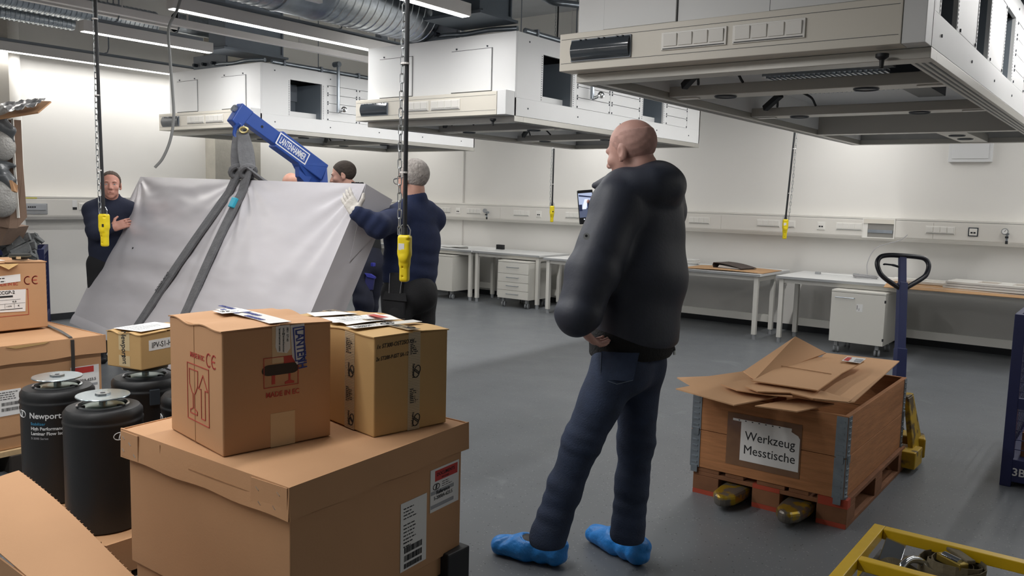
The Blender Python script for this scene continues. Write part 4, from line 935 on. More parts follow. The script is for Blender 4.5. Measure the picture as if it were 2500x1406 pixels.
# ------------------------------------------------------------------ air isolators (black drums) in their tray
DRUM = mat('isolator black', '1b1c1e', .45, bump=.05, bscale=150)
ZINC = mat('zinc plate', 'a9b4b8', .25, metal=.9, var=.1, vscale=12)
PRW = mat('white print', 'd8dadb', .6); PRB = mat('cyan print', '3f8fb5', .6)
def drum(x, y, z0, label, rz, plate_=True, lettering=0, clips=False):
    t = thing('isolator_drum', label, 'drum', (x, y, z0), 0, 'black isolator drums')
    r = .152
    part('shell', MB().lathe([(.001, 0), (r - .006, 0), (r, .006), (r, .44), (r + .003, .445), (r + .003, .452), (r, .456), (r - .001, .462), (r + .001, .47), (r, .487), (r - .012, .503), (r - .04, .51), (.1, .508), (.095, .498), (.001, .497)], n=48), DRUM, t, smooth=True)
    part('ring', MB().lathe([(.1, .502), (.102, .512), (.094, .514), (.092, .504)], n=40), CHAIN, t, smooth=True)
    part('piston', MB().lathe([(.08, .498), (.082, .506), (.06, .511), (.03, .509), (.001, .509)], n=32), mat('greenish zinc', '9fb0a8', .3, metal=.8), t, smooth=True)
    for k in range(3): part('tab', MB().box((.088 * math.cos(2.1 * k + .4), .088 * math.sin(2.1 * k + .4), .51), (.03, .014, .012), Matrix.Rotation(2.1 * k + .4, 3, 'Z')), RUBB, t)
    part('stem', MB().cyl((0, 0, .505), (0, 0, .552), .016, n=14), ZINC, t, smooth=True)
    if plate_:
        p = part('top_plate', MB().lathe([(.018, .545), (.103, .545), (.105, .548), (.103, .551), (.02, .552)], n=48), ZINC, t, smooth=True)
        part('nut', MB().cyl((0, 0, .55), (0, 0, .558), .03, n=6), CHAIN, p)
        part('nut_hole', MB().cyl((0, 0, .5565), (0, 0, .559), .01, n=12), RUBB, p)
    if lettering:
        def curved(txt, size, a0, z, m, bold=0, sx=1):
            mb = text_mb(txt, size, Matrix.Identity(4), bold, sx)
            mb.v = [((r + .0012 + v[2]) * math.cos(a0 + v[0] / r), (r + .0012 + v[2]) * math.sin(a0 + v[0] / r), z + v[1]) for v in mb.v]; part('lettering', mb, m, t)
        def csw(a0, z, s):
            mb = MB()
            for sg in (1, -1):
                pts = [(sg * (s * .12 + s * .42 * math.cos(a)), sg * s * .3 * math.sin(a)) for a in [R(-115 + k * 20) for k in range(12)]]
                for (u0, v0), (u1, v1) in zip(pts, pts[1:]): mb.tube([((r + .001) * math.cos(a0 + u / r), (r + .001) * math.sin(a0 + u / r), z + v) for u, v in ((u0, v0), (u1, v1))], s * .035, 4)
            for dx in (-.07, .07): mb.tube([((r + .001) * math.cos(a0 + u / r), (r + .001) * math.sin(a0 + u / r), z + v) for u, v in ((s * (dx - .06), -s * .22), (s * (dx + .06), s * .22))], s * .045, 4)
            part('swirl_logo', mb, PRW, t)
        csw(rz - .33, .405, .05)
        curved('Newport', .036, rz, .392, PRW, .0006)
        if lettering > 1:
            curved('Stabilizer', .018, rz + .04, .362, PRB); curved('High Performance', .0198, rz + .04, .34, PRW, .0004)
            curved('Laminar Flow Isolator', .0198, rz + .04, .318, PRW, .0004); curved('S-2000 Series', .014, rz + .04, .298, GREYP)
    if clips:
        for a in (R(-70), R(-15)):
            part('clip', MB().box((r * math.cos(a), r * math.sin(a), .43), (.02, .045, .075), Matrix.Rotation(a, 3, 'Z')), DARKST, t, bevel=.003)
        part('warning_mark', MB().prism([((r + .001) * math.cos(a), (r + .001) * math.sin(a), z) for a, z in ((R(-52), .29), (R(-42), .29), (R(-47), .32))], (.001, -.001, 0)), REDP, t)
    return t
ZD = .145
A0 = math.atan2(-1.71, 3.41)
drum(-3.40, 1.70, ZD, 'black isolator drum in front, round metal plate on top', A0 + .74, True, 1)
drum(-3.88, 1.735, ZD, 'black isolator drum at the left with white and blue lettering', A0 - .78, True, 2)
drum(-3.80, 2.11, ZD, 'black isolator drum under the small labelled carton, two metal clips', A0 - .2, True, 0, True)
drum(-3.33, 2.09, ZD, 'black isolator drum mostly hidden behind the red print carton', A0 - 1.15, True, 1)
t = thing('drum_tray', 'cardboard tray under the four black isolator drums', 'tray', (-3.6, 1.9, 0))
part('base', MB().bx((-4.07, 1.46, .03), (-3.14, 2.3, .143)), CB, t, world=True, bevel=.004)
for lo, hi in (((-4.09, 1.44, .03), (-4.075, 2.32, .19)), ((-3.135, 1.44, .03), (-3.12, 2.32, .165)), ((-4.09, 2.305, .03), (-3.12, 2.32, .19)), ((-4.09, 1.44, .03), (-3.12, 1.455, .15))): part('tray_wall', MB().bx(lo, hi), CB, t, world=True)
part('foot', MB().bx((-4.0, 1.52, 0), (-3.2, 2.25, .03)), RUBB, t, world=True)
# small labelled carton on the drums
F5 = (-3.657,2.011,0.710); G5 = (-3.879,1.965,0.710)
v5 = Vector(G5) - Vector(F5); L5 = v5.length; a5 = v5.normalized(); b5 = Vector((-a5.y, a5.x, 0)); b5 = b5 if b5.y > 0 else -b5
c5 = carton(F5, a5, L5, b5, .30, .71, .882, 'small tan carton with white number label standing on a black drum', CB2)
ML = cface((F5[0], F5[1], .71), a5, L5, b5, .3, 'l'); MR = cface((F5[0], F5[1], .71), a5, L5, b5, .3, 'r'); MT = cface((F5[0], F5[1], .886), a5, L5, b5, .3, 't')
tp = part('tape_strip', plate(ML, L5 * .36, L5 * .68, .085, .168), mat('pale tape', 'c9b48c', .3), c5, world=True); tx(tp, 'Newport', .045, ML, L5 * .45, .178, INK, rot=-90, bold=.0006, sx=.75)
tp = part('tape_strip', plate(ML, L5 * .36, L5 * .68, .01, .06), mat('pale tape', 'c9b48c', .3), c5, world=True); tx(tp, 'port', .042, ML, L5 * .47, .062, INK, rot=-90, bold=.0006, sx=.55)
nl = part('number_label', plate(MR, .045, .2, .085, .135), PAPER, c5, world=True); tx(nl, 'IPV-S1-H', .038, MR, .06, .097, INK, z=.0016, sx=.85)
al = part('address_label', plate(MT, .02, .26, .02, L5 * .9, .001, .002), PAPER, c5, world=True); part('print_lines', lines(MT, .04, L5 * .75, .18, 6, .02, 51, z=.0034), GREYP, al, world=True)['kind'] = 'stuff'

# ------------------------------------------------------------------ open carton with a bent flap, bottom left
t = thing('open_carton', 'brown open carton with a long bent flap at the bottom left corner', 'carton', (-3.05, .78, 0))
A_, B_, C_, D_ = Vector((-2.886,1.159,0.616)), Vector((-2.906,0.943,0.531)), Vector((-2.020,1.159,0.449)), Vector((-2.055,0.949,0.487))
def flp(u, v):
    p = (A_ * (1 - u) + C_ * u) * (1 - v) + (B_ * (1 - u) + D_ * u) * v
    return p + Vector((0, 0, .012 * math.sin(u * 5) + .02 * math.sin(math.pi * v)))
part('flap', MB().grid(flp, 14, 6, .006), CB, t, world=True, smooth=True)
rgd = MB()
for k in range(40):
    u = .02 + k * .024; rgd.box(flp(min(u, 1), 0) + Vector((rng.uniform(-.003, .003), .002, -.001)), (.012, .006, .005), Matrix.Rotation(rng.uniform(0, 3), 3, 'Z'))
part('torn_edge', rgd, CBE, t, world=True)['kind'] = 'stuff'
lo = (A_ + B_) / 2
part('side_wall', MB().grid(lambda u, v: ((B_ * (1 - u) + D_ * u) * (1 - v) + Vector((*((B_ * (1 - u) + D_ * u) + Vector((-.02, .04, 0))).xy, .0)) * v), 8, 4, .005), CB, t, world=True)
part('rear_wall', MB().grid(lambda u, v: ((A_ * (1 - u) + C_ * u) * (1 - v) + Vector((*((A_ * (1 - u) + C_ * u) + Vector((-.05, -.02, 0))).xy, .0)) * v - Vector((0, 0, .012 * (1 - v)))), 8, 4, .005), CB, t, world=True)
part('dark_inside', MB().grid(lambda u, v: flp(.05 + .8 * u, .95) + Vector((-.01 - .06 * v, -.03 - .05 * v, -.12 - .12 * v)), 6, 3, .01), mat('carton inside shade', '2b2b2b', .9), t, world=True)  # dark sheet standing in for the shade inside the open carton
# ------------------------------------------------------------------ wrapped table top hanging in slings
FILM = mat('wrapping film', 'c3c1c6', .3, var=.03, vscale=2.5, bump=.05, bscale=3, stretch=(1, 3.5, 3.5))
PO = Vector((-7.279, 4.036, 1.646)); E1 = Vector((.9855, -.1691, -.0100)); E2 = Vector((-.0824, -.4268, -.9006)); E3 = Vector((.1480, .8884, -.4346))
LP, WP, TP = 3.66, 1.428, .209
PM = frame(PO, E1, E2, E3)
def PLP(a, b, c=0): return PO + E1 * a + E2 * b + E3 * c
panel = thing('wrapped_table_top', 'huge film wrapped optical table top hanging tilted in grey slings', 'table top', M=PM)
def crease(x, y):
    d = .0
    for cx, cy, s in ((0, 0, 1), (LP, 0, 1), (2.0, 0, .8), (2.15, 0, .8)):
        dx, dy = x - cx, y - cy; r = math.hypot(dx, dy) + 1e-6; a = math.atan2(dy, dx)
        d += .011 * s * math.exp(-r / .45) * math.sin(a * 16 + cx) * min(1, r * 8)
    d += .0055 * math.sin(y * 26 + .8 * math.sin(x * 2.1) + x * 1.3) * math.exp(-((y - .75) / .5) ** 2) * (1 + math.sin(x * 1.7)) * .5
    d += .0035 * noise.noise((x * 1.6, y * 6, 1.7)) + .002 * noise.noise((x * 5, y * 17, 4.1))
    return d
def face(u, v):
    x, y = LP * u, WP * v; e = min(u * LP, (1 - u) * LP, v * WP, (1 - v) * WP); return (x, y, -crease(x, y) * min(1, e * 12))
part('front_face', MB().grid(face, 220, 90), FILM, panel, smooth=True)
def bface(u, v): return (LP * (1 - u), WP * v, TP + .004 * noise.noise((u * 8, v * 4, 3)) * min(1, 20 * min(u, 1 - u, v, 1 - v)))
part('rear_face', MB().grid(bface, 40, 20), FILM, panel, smooth=True)
def edge(o, dx, dy, nx, ny, seed):
    o, dx, dy = Vector(o), Vector(dx), Vector(dy); nn = dx.cross(dy).normalized()
    def f(u, v):
        w_ = min(1, 14 * min(u, 1 - u)) * min(1, 5 * min(v, 1 - v)); return o + dx * u + dy * v + nn * (.006 * noise.noise((u * dx.length * 3, v * 2.2 + u * 4, seed)) * w_)
    return MB().grid(f, nx, ny)
for k, (o, a, b, nx, ny) in enumerate((((0, 0, 0), (0, 0, TP), (LP, 0, 0), 6, 60), ((0, WP, 0), (LP, 0, 0), (0, 0, TP), 60, 6), ((0, 0, 0), (0, WP, 0), (0, 0, TP), 30, 6), ((LP, 0, 0), (0, 0, TP), (0, WP, 0), 8, 40))):
    part('edge_face', edge(o, a, b, nx, ny, k), FILM, panel, smooth=True)
part('film_fold', MB().prism([(LP + .004, .004, .0), (LP + .004, .0, TP), (LP + .004, .20, TP), (LP + .004, .46, .10)], (.0025, 0, 0)), FILM, panel)
part('lower_fold', MB().grid(lambda u, v: (LP * u, WP - .085 + .08 * v, -.003 - .004 * math.sin(math.pi * v) - .002 * math.sin(u * 40)), 60, 4), FILM, panel, smooth=True)
part('film_mark', MB().cyl((.62, .66, -.006), (.62, .66, -.001), .008, n=8), INK, panel)
# slings: choked legs of grey round sling
SL = mat('grey round sling', '68696c', .85, var=.12, vscale=18, bump=.5, bscale=60, stretch=(1, 1, 1))
HOOK = Vector((-5.374,3.754,1.977))
def sling(a0, b0, a1, b1, label, tagit, shift):
    top = PLP(a0, 0, -.012)
    root = thing('lifting_sling', label, 'sling', top, 0, 'grey lifting slings')
    up_ = top + Vector((0, 0, .085))
    face_pts = [PLP(a0 + (a1 - a0) * t, b0 + (b1 - b0) * t, -.016 - .012 * math.sin(math.pi * t)) for t in [k / 10 for k in range(11)]]
    d = (face_pts[-1] - face_pts[0]); k_ = (WP - b1) / (b1 - b0); end = PLP(a1 + (a1 - a0) * k_, WP, -.014)
    leg = [up_, top + Vector((0, 0, .02)) - E3 * .02] + face_pts[1:] + [end, PLP(a1 + (a1 - a0) * k_, WP + .012, .02), PLP(a1 + (a1 - a0) * k_, WP + .012, TP)]
    sd = E3.cross(d).normalized()
    for s_, w_ in ((-.028, .058), (.027, .054)):
        part('webbing', MB().ribbon([p + sd * s_ for p in leg], w_, sd, .018), SL, root, world=True, bevel=.005)
    rear = [up_ + Vector((.0, .0, -.01)), PLP(a0 + .16, -.016, .05), PLP(a0 + .24, -.012, TP * .8), PLP(a0 + .24, .02, TP + .012), PLP(a0 + .12, .6, TP + .014), PLP(a0, WP, TP + .014)]
    part('rear_webbing', MB().ribbon(rear, .07, [E1] * 6, .014), SL, root, world=True, bevel=.004)
    # upper doubled leg from the choke to the hook
    for s_ in (-.02, .024):
        up2 = spline([up_ + rt * s_ * 1.3 - Vector((0, 0, .03)), (up_ * .55 + HOOK * .45) + rt * (s_ * 1.2 + shift * .35), HOOK + rt * (s_ * .7 + shift)], 6)
        part('upper_leg', MB().ribbon(up2, [.046 + .018 * math.sin(math.pi * i / (len(up2) - 1)) for i in range(len(up2))], rt, .022), SL, root, world=True, bevel=.006)
    # choke knot
    kn = []
    for k in range(13):
        a = 2 * math.pi * k / 12; kn.append(up_ + Vector((0, 0, -.03)) + rt * .044 * math.cos(a) + (E3 * .03) * math.sin(a) + Vector((0, 0, .03 * math.cos(a + .6))))
    part('choke', MB().tube(kn, .022, 8), SL, root, world=True, smooth=True)
    if tagit:
        p = face_pts[2]; part('id_tag', MB().box((0, 0, 0), (.062, .075, .03)).xf(frame(p - E3 * .012, sd, d.normalized(), sd.cross(d.normalized()))), mat('cyan tag', '3aa9c4', .5), root, world=True, bevel=.006, label='cyan identification tag')
    else:
        tx(root, '3000 KG', .05, frame(face_pts[8] - E3 * .022 + sd * .012, -d.normalized(), (-sd), -E3), 0, 0, INK, bold=.0006)
    return root
sling(2.0, 0, 1.452, 1.199, 'left grey lifting sling running diagonally down the wrapped table top', False, -.012)
sling(2.16, 0, 2.146 - .02, .989, 'right grey lifting sling with a cyan tag on the wrapped table top', True, .02)
# ------------------------------------------------------------------ workshop crane
BLUE = mat('crane blue', '2c4f9e', .42, var=.05, vscale=10)
DKBLUE = mat('dark navy paint', '27315f', .5, var=.08, vscale=12)
CR = Vector((-6.05, 5.75, 0))
t = thing('workshop_crane', 'blue workshop crane with white lettered boom behind the wrapped table top', 'crane', CR)
tip, knee, low = Vector((-5.440,3.788,2.131)), Vector((-5.382,4.471,1.738)), Vector((-5.363,4.522,1.548))
bd = (knee - tip).normalized(); side_ = bd.cross(Vector((0, 0, 1))).normalized(); bu = side_.cross(bd)
mid = tip + bd * .36
part('inner_boom', MB().beam(tip - bd * .0, mid + bd * .4, .075, .105, bu), BLUE, t, world=True, bevel=.006)
part('outer_boom', MB().beam(mid, knee + bd * .06, .1, .142, bu), BLUE, t, world=True, bevel=.008)
part('boom_head', MB().prism([tip - bd * .02 + bu * .06 - side_ * .042, tip + bd * .09 + bu * .055 - side_ * .042, tip + bd * .06 - bu * .12 - side_ * .042, tip - bd * .03 - bu * .1 - side_ * .042], side_ * .084), BLUE, t, world=True, bevel=.008)
part('end_bolt', MB().cyl(tip - bd * .05, tip - bd * .01, .028, n=6), GALV, t, world=True)
for k in (.2, .38): part('pin_hole', MB().cyl(tip + bd * k - side_ * .039, tip + bd * k - side_ * .036, .011, n=10).cyl(tip + bd * k + side_ * .036, tip + bd * k + side_ * .039, .011, n=10), RUBB, t, world=True)
bside = -side_ if (-side_).dot(Vector((0, 0, 1.56)) - tip) > 0 and (-side_).y < 0 else (side_ if side_.y < 0 else -side_)
FB = frame(mid + bside * .0505, bd if (bd.cross(bu)).dot(bside) > 0 else -bd, bu, bside)
if FB.col[0].xyz.dot(bd) < 0: FB = frame(mid + bside * .0505, bd, bside.cross(bd), bside)
BL = (knee - tip).length; n0, n1 = .44 * BL - .36, .83 * BL - .36
dec = part('name_plate', MB().bx((n0, -.05, 0), (n1, .05, .0012)).xf(FB), mat('plate white', 'eceef0', .5), t, world=True)
part('plate_field', MB().bx((n0 + .01, -.041, .001), (n1 - .01, .041, .0018)).xf(FB), BLUE, dec, world=True)
wm = text_mb('LANTENHAMMER', .08, Matrix.Identity(4), .0011); xs_ = [v[0] for v in wm.v]; ys_ = [v[1] for v in wm.v]
fx, fy = (n1 - n0 - .05) / (max(xs_) - min(xs_)), .056 / (max(ys_) - min(ys_))
wm.v = [(n0 + .025 + (v[0] - min(xs_)) * fx, -.028 + (v[1] - min(ys_)) * fy, .0026 + v[2]) for v in wm.v]
part('lettering', wm.xf(FB), mat('plate white', 'eceef0', .5), dec, world=True)
tx(t, 'CR', .05, FB, .055, -.045, TAPEW, rot=35)
kn2 = knee + bd * .01
part('knuckle', MB().prism([kn2 + bu * .071 - side_ * .05, kn2 + bu * .071 + bd * .03 - Vector((0, 0, .02)) - side_ * .05, low + rt * .02 - side_ * .05, low - rt * .09 - side_ * .05, knee - bu * .071 - bd * .16 - Vector((0, 0, .02)) - side_ * .05, knee - bu * .071 - bd * .19 - side_ * .05], side_ * .1), BLUE, t, world=True, bevel=.006)
part('gusset', MB().prism([knee - bd * .17 - bu * .071 - side_ * .03, knee - bd * .02 - bu * .071 - side_ * .03, knee - bd * .02 - bu * .17 - side_ * .03, knee - bd * .12 - bu * .15 - side_ * .03], side_ * .06), BLUE, t, world=True, bevel=.004)
part('mast', MB().beam((low.x + .0, low.y, .09), low + Vector((0, 0, .05)), .12, .12, (0, 1, 0)), BLUE, t, world=True, bevel=.006)
ram0 = knee - bd * .1 - bu * .13
part('ram', MB().cyl((low.x - .04, low.y - .05, .9), ram0, .03, n=14).cyl((low.x - .04, low.y - .05, .7), (low.x - .05, low.y - .06, 1.2), .045, n=14), DKBLUE, t, world=True, smooth=True)
for s_ in (-.38, .38):
    part('base_leg', MB().beam((low.x + s_, low.y + .12, .11), (low.x + s_ * 1.3, low.y - 1.1, .11), .08, .08), BLUE, t, world=True, bevel=.005)
    part('wheel', MB().cyl((low.x + s_ * 1.3 - .02, low.y - 1.05, .05), (low.x + s_ * 1.3 + .02, low.y - 1.05, .05), .05, n=16), RUBB, t, world=True, smooth=True)
    part('wheel', MB().cyl((low.x + s_ - .02, low.y + .1, .05), (low.x + s_ + .02, low.y + .1, .05), .05, n=16), RUBB, t, world=True, smooth=True)
part('cross_beam', MB().bx((low.x - .45, low.y - .05, .06), (low.x + .45, low.y + .12, .16)), BLUE, t, world=True, bevel=.005)
eye = tip + bd * .03 - bu * .12
part('swivel', MB().cyl(eye, (HOOK.x, HOOK.y, HOOK.z + .055), .014, n=10), BLUE, t, world=True, smooth=True)
hk = [HOOK + Vector((0, 0, .06)), HOOK + rt * -.03 + Vector((0, 0, .03)), HOOK + rt * -.04 + Vector((0, 0, -.02)), HOOK + rt * -.01 + Vector((0, 0, -.05)), HOOK + rt * .035 + Vector((0, 0, -.03)), HOOK + rt * .045 + Vector((0, 0, .005))]
part('hook', MB().tube(spline(hk, 6), .015, 8), BLUE, t, world=True, smooth=True)
part('shackle', MB().tube([HOOK + rt * (.035 + .03 * math.cos(a)) + Vector((0, 0, .012 + .02 * math.sin(a))) - fw * .02 for a in [R(k * 30) for k in range(13)]], .009, 6), mat('brass', 'b6a878', .35, metal=.8), t, world=True, smooth=True)
# ------------------------------------------------------------------ pallet collar crate, pallet and pallet truck
WOOD = mat('collar wood', 'a9744a', .75, var=.16, vscale=5, stretch=(1.2, 1.2, 14), bump=.15, bscale=20)
WOODD = mat('pallet wood', '7d5438', .85, var=.22, vscale=6, bump=.25, bscale=25)
REDW = mat('red block paint', 'a8452f', .8, var=.1)
HINGE = mat('hinge steel', '8d979e', .42, metal=.75, var=.12, vscale=20)
px0, px1, py0, py1 = -1.83, -1.03, 4.09, 5.29
pal = thing('euro_pallet', 'stained brown wooden pallet under the tool crate', 'pallet', ((px0 + px1) / 2, (py0 + py1) / 2, 0))
for k in range(5):
    x = px0 + [0, .18, .35, .515, .655][k]; part('deck_board', MB().bx((x, py0, .122), (x + (.145 if k in (0, 2, 4) else .1), py1, .144)), WOODD, pal, world=True, bevel=.003)
for y in (py0, (py0 + py1) / 2 - .072, py1 - .145): part('stringer_board', MB().bx((px0, y, .1), (px1, y + .145, .122)), WOODD, pal, world=True, bevel=.003)
for x in (px0, (px0 + px1) / 2 - .072, px1 - .145):
    for y in (py0, (py0 + py1) / 2 - .072, py1 - .145):
        b_ = part('block', MB().bx((x, y, .022), (x + .145, y + .145, .1)), WOODD, pal, world=True, bevel=.003)
        if y == py0: part('red_mark', MB().bx((x + .002, y - .001, .0), (x + .143, y + .002, .024)), REDW, b_, world=True)
    part('bottom_board', MB().bx((x, py0, 0), (x + .145, py1, .022)), WOODD, pal, world=True, bevel=.003)
part('red_end', MB().bx((px1 - .14, py0 - .001, .1), (px1 + .001, py0 + .05, .145)).bx((px0 + .33, py0 - .001, .1), (px0 + .47, py0 + .05, .1225)), REDW, pal, world=True)['kind'] = 'stuff'
cx0, cx1, cy0, cy1 = -1.85, -1.05, 4.085, 5.285
cr_ = thing('pallet_collar_crate', 'wooden pallet collar crate with a white paper sign', 'crate', ((cx0 + cx1) / 2, (cy0 + cy1) / 2, .144))
for k, (z0, z1) in enumerate(((.146, .348), (.351, .556))):
    for lo, hi in (((cx0, cy0), (cx1, cy0 + .022)), ((cx0, cy1 - .022), (cx1, cy1)), ((cx0, cy0 + .022), (cx0 + .022, cy1 - .022)), ((cx1 - .022, cy0 + .022), (cx1, cy1 - .022))):
        part('plank', MB().bx((*lo, z0), (*hi, z1)), WOOD, cr_, world=True, bevel=.002)
def hinge(p, dx, out, root):
    dx, out = Vector(dx), Vector(out); M = frame(p, dx, (0, 0, 1), dx.cross(Vector((0, 0, 1))))
    if M.col[2].xyz.dot(out) < 0: M = frame(Vector(p) + dx * .052, -dx, (0, 0, 1), out)
    for z0 in (0, .205):
        h = part('corner_hinge', MB().bx((0, z0, 0), (.052, z0 + .2, .0035)), HINGE, root, world=False) if False else part('corner_hinge', MB().bx((0, z0, 0), (.052, z0 + .2, .0035)).xf(M), HINGE, root, world=True)
        e = MB()
        for q in range(6): e.bx((.01, z0 + .022 + q * .03, .0035), (.04, z0 + .03 + q * .03, .007))
        e.bx((.008, z0 - .028, 0), (.044, z0 + .01, .009))
        part('hinge_emboss', e.xf(M), HINGE, h, world=True)['kind'] = 'stuff'
hinge((cx0 + .002, cy0, .146), (1, 0, 0), (0, -1, 0), cr_); hinge((cx1 - .054, cy0, .146), (1, 0, 0), (0, -1, 0), cr_)
hinge((cx1, cy0 + .002, .146), (0, 1, 0), (1, 0, 0), cr_); hinge((cx1, cy1 - .054, .146), (0, 1, 0), (1, 0, 0), cr_)
SM = frame((-1.65, cy0 - .001, .2), (1, 0, 0), (0, 0, 1), (0, -1, 0))
sl_ = part('brown_sleeve', MB().bx((0, 0, 0), (.385, .275, .0015)).xf(SM), mat('brown film', '7a5a40', .25, var=.15, vscale=10, coat=.3), cr_, world=True)
sg = part('paper_sign', MB().prism([(.075, .033, 0), (.378, .033, 0), (.378, .20, 0), (.368, .215, 0), (.335, .23, 0), (.33, .245, 0), (.075, .235, 0)], (0, 0, .001)).xf(SM @ Matrix.Translation((0, 0, .002))), PAPER, cr_, world=True)
part('sleeve_strip', MB().bx((.03, .236, 0), (.335, .248, .001)).xf(SM @ Matrix.Translation((0, 0, .003))), PAPER, sg, world=True)
for k in range(7): part('punch_hole', MB().bx((.06 + k * .035, .24, 0), (.068 + k * .035, .245, .0006)).xf(SM @ Matrix.Translation((0, 0, .0042))), INK, sg, world=True)
tx(sg, 'Werkzeug', .066, SM, .227, .145, INK, rot=0, align='CENTER', z=.0036, sx=.93); tx(sg, 'Messtische', .066, SM, .227, .072, INK, align='CENTER', z=.0036, sx=.93)
# cardboard sheets on the crate
CBS = mat('cardboard sheet', 'cda27a', .82, var=.04, vscale=2)
def sheet(pts, label, th=.006, lab=None, m=None, name='cardboard_sheet'):
    c = sum((Vector(p) for p in pts), Vector()) / len(pts); mb = MB(); mb.v = [tuple(Vector(p)) for p in pts]; n = len(pts)
    nn = Vector()
    for i in range(n): nn += (Vector(pts[i]) - c).cross(Vector(pts[(i + 1) % n]) - c)
    nn.normalize(); nn = nn if nn.z > 0 else -nn
    return single(name, MB().prism(pts, -nn * th), m or CBS, label, 'cardboard', 'flattened cardboard on the crate', loc=c)
sheet([(-1.969,4.128,0.600), (-1.854,4.282,0.600), (-1.762,4.551,0.600), (-1.516,4.428,0.590), (-1.414,4.132,0.585), (-1.513,3.813,0.585), (-1.853,3.877,0.600), (-1.822,3.996,0.600)], 'cardboard sheet overhanging the crate at its left with a notched end')
sheet([(-1.450,3.920,0.572), (-1.335,4.187,0.580), (-1.161,4.228,0.575), (-1.258,3.959,0.570)], 'narrow front cardboard strip lying across the crate edge')
sheet([(-1.369,4.190,0.610), (-1.492,5.166,0.660), (-1.106,5.331,0.640), (-1.080,4.279,0.590), (-1.091,4.203,0.600), (-1.230,4.141,0.600)], 'dark right cardboard sheet reaching over the crate side')
sheet([(-1.690,4.065,0.618), (-1.658,4.150,0.620), (-1.599,4.341,0.625), (-1.421,4.307,0.625), (-1.317,4.067,0.613), (-1.436,4.025,0.613), (-1.576,4.002,0.615)], 'rounded cardboard tongue at the left of the pile')
sheet([(-1.550,4.033,0.635), (-1.542,4.105,0.637), (-1.424,4.346,0.640), (-1.232,4.205,0.636), (-1.072,4.200,0.616), (-1.077,4.150,0.612), (-1.217,4.065,0.622), (-1.334,4.083,0.628), (-1.467,3.994,0.628)], 'long curled cardboard tongue in the front middle of the pile')
sh = sheet([(-1.544,4.097,0.655), (-1.536,4.160,0.657), (-1.533,4.513,0.672), (-1.573,4.829,0.685), (-1.208,4.936,0.680), (-1.227,4.574,0.667), (-1.218,4.137,0.650)], 'flat top cardboard sheet with a creased middle')
part('fold_line', MB().beam((-1.525,4.478,0.676), (-1.259,4.494,0.668), .003, .003), CBE, sh, world=True)
sheet([(-1.688,4.362,0.640), (-1.562,4.200,0.640), (-1.422,4.940,0.700), (-1.553,4.777,0.800)], 'cardboard flap standing raised at the rear of the pile')
lt = thing('return_label', 'red and white adhesive label at the cardboard top right', 'label', (-1.231,4.806,0.700))
part('white_area', MB().prism([(-1.301,4.929,0.694), (-1.205,4.954,0.692), (-1.198,4.810,0.688), (-1.294,4.798,0.690)], (0, 0, .002)), PAPER, lt, world=True)
part('red_area', MB().prism([(-1.291,4.900,0.697), (-1.268,4.906,0.697), (-1.261,4.809,0.693), (-1.289,4.814,0.693)], (0, 0, .001)), REDL, lt, world=True)
part('grey_area', MB().prism([(-1.242,4.892,0.696), (-1.205,4.903,0.695), (-1.202,4.825,0.692), (-1.235,4.818,0.693)], (0, 0, .001)), GREYP, lt, world=True)
# pallet truck
YTR = mat('worn yellow paint', 'b3921f', .5, var=.1, col2='55462c', vscale=9, thr=(.52, .6))
YW = mat('worn fork steel', '6f6a62', .35, metal=.6, col2='a78a24', vscale=11, thr=(.46, .52))
fa = Vector((-1.43, 3.88, 0)); fb_ = Vector((-1.40, 5.52, 0)); ax_ = (fb_ - fa).normalized(); TM_ = frame(fb_, ax_.cross(Vector((0, 0, 1))), ax_, (0, 0, 1))
pt_ = thing('pallet_truck', 'worn yellow pallet truck with navy handle pushed under the crate', 'pallet truck', M=TM_)
FL = (fb_ - fa).length
for s_ in (-1, 1):
    x = s_ * .165; prof = [(x - .07, -.3), (x - .07, -FL + .16), (x - .06, -FL + .07), (x - .03, -FL + .02), (x, -FL), (x + .03, -FL + .02), (x + .06, -FL + .07), (x + .07, -FL + .16), (x + .07, -.3)]
    f_ = part('fork', MB().prism([(p[0], p[1], .028) for p in prof], (0, 0, .062)), YW, pt_, bevel=.022, seg=3)
    part('fork_roller', MB().cyl((x - .03, -FL + .22, .036), (x + .03, -FL + .22, .036), .036, n=16), RUBB, f_, smooth=True)
part('rear_frame', MB().prism([(-.24, -.3, .03), (.45, -.3, .03), (.45, -.12, .03), (-.24, -.12, .03)], (0, 0, .1)), YTR, pt_, bevel=.006)
for s_ in (-1, 1):
    part('side_plate', MB().prism([(s_ * .23 + .165, -.2, .05), (s_ * .23 + .165, .06, .05), (s_ * .17 + .165, -.06, .42), (s_ * .17 + .165, -.18, .42)], (.03, 0, 0)), YTR, pt_, bevel=.004)
part('head_plate', MB().bx((0, -.18, .38), (.36, -.04, .43)), YTR, pt_, bevel=.006)
part('foot_shelf', MB().prism([(-.1, -.05, .04), (.45, -.05, .04), (.41, .1, .04), (-.06, .1, .04)], (0, 0, .12)), YTR, pt_, bevel=.01)
part('pump', MB().cyl((.2, 0, .08), (.2, 0, .46), .055, n=18), YTR, pt_, smooth=True)
for s_ in (-1, 1): part('steer_wheel', MB().cyl((.2 + s_ * .04, .05, .09), (.2 + s_ * .09, .05, .09), .09, n=24), RUBB, pt_, smooth=True)
h0, h1 = Vector((-1.156,5.602,0.532)), Vector((-1.221,5.791,1.070)); h2 = Vector((-1.244,5.846,1.230))
hs = rt; part('handle_post', MB().beam(h0 - Vector((0, 0, .08)), h1, .052, .05, fw), DKBLUE, pt_, world=True, bevel=.004)
part('handle_neck', MB().beam(h1 - (h2 - h1) * .3, h2, .046, .026, fw), DKBLUE, pt_, world=True, bevel=.003)
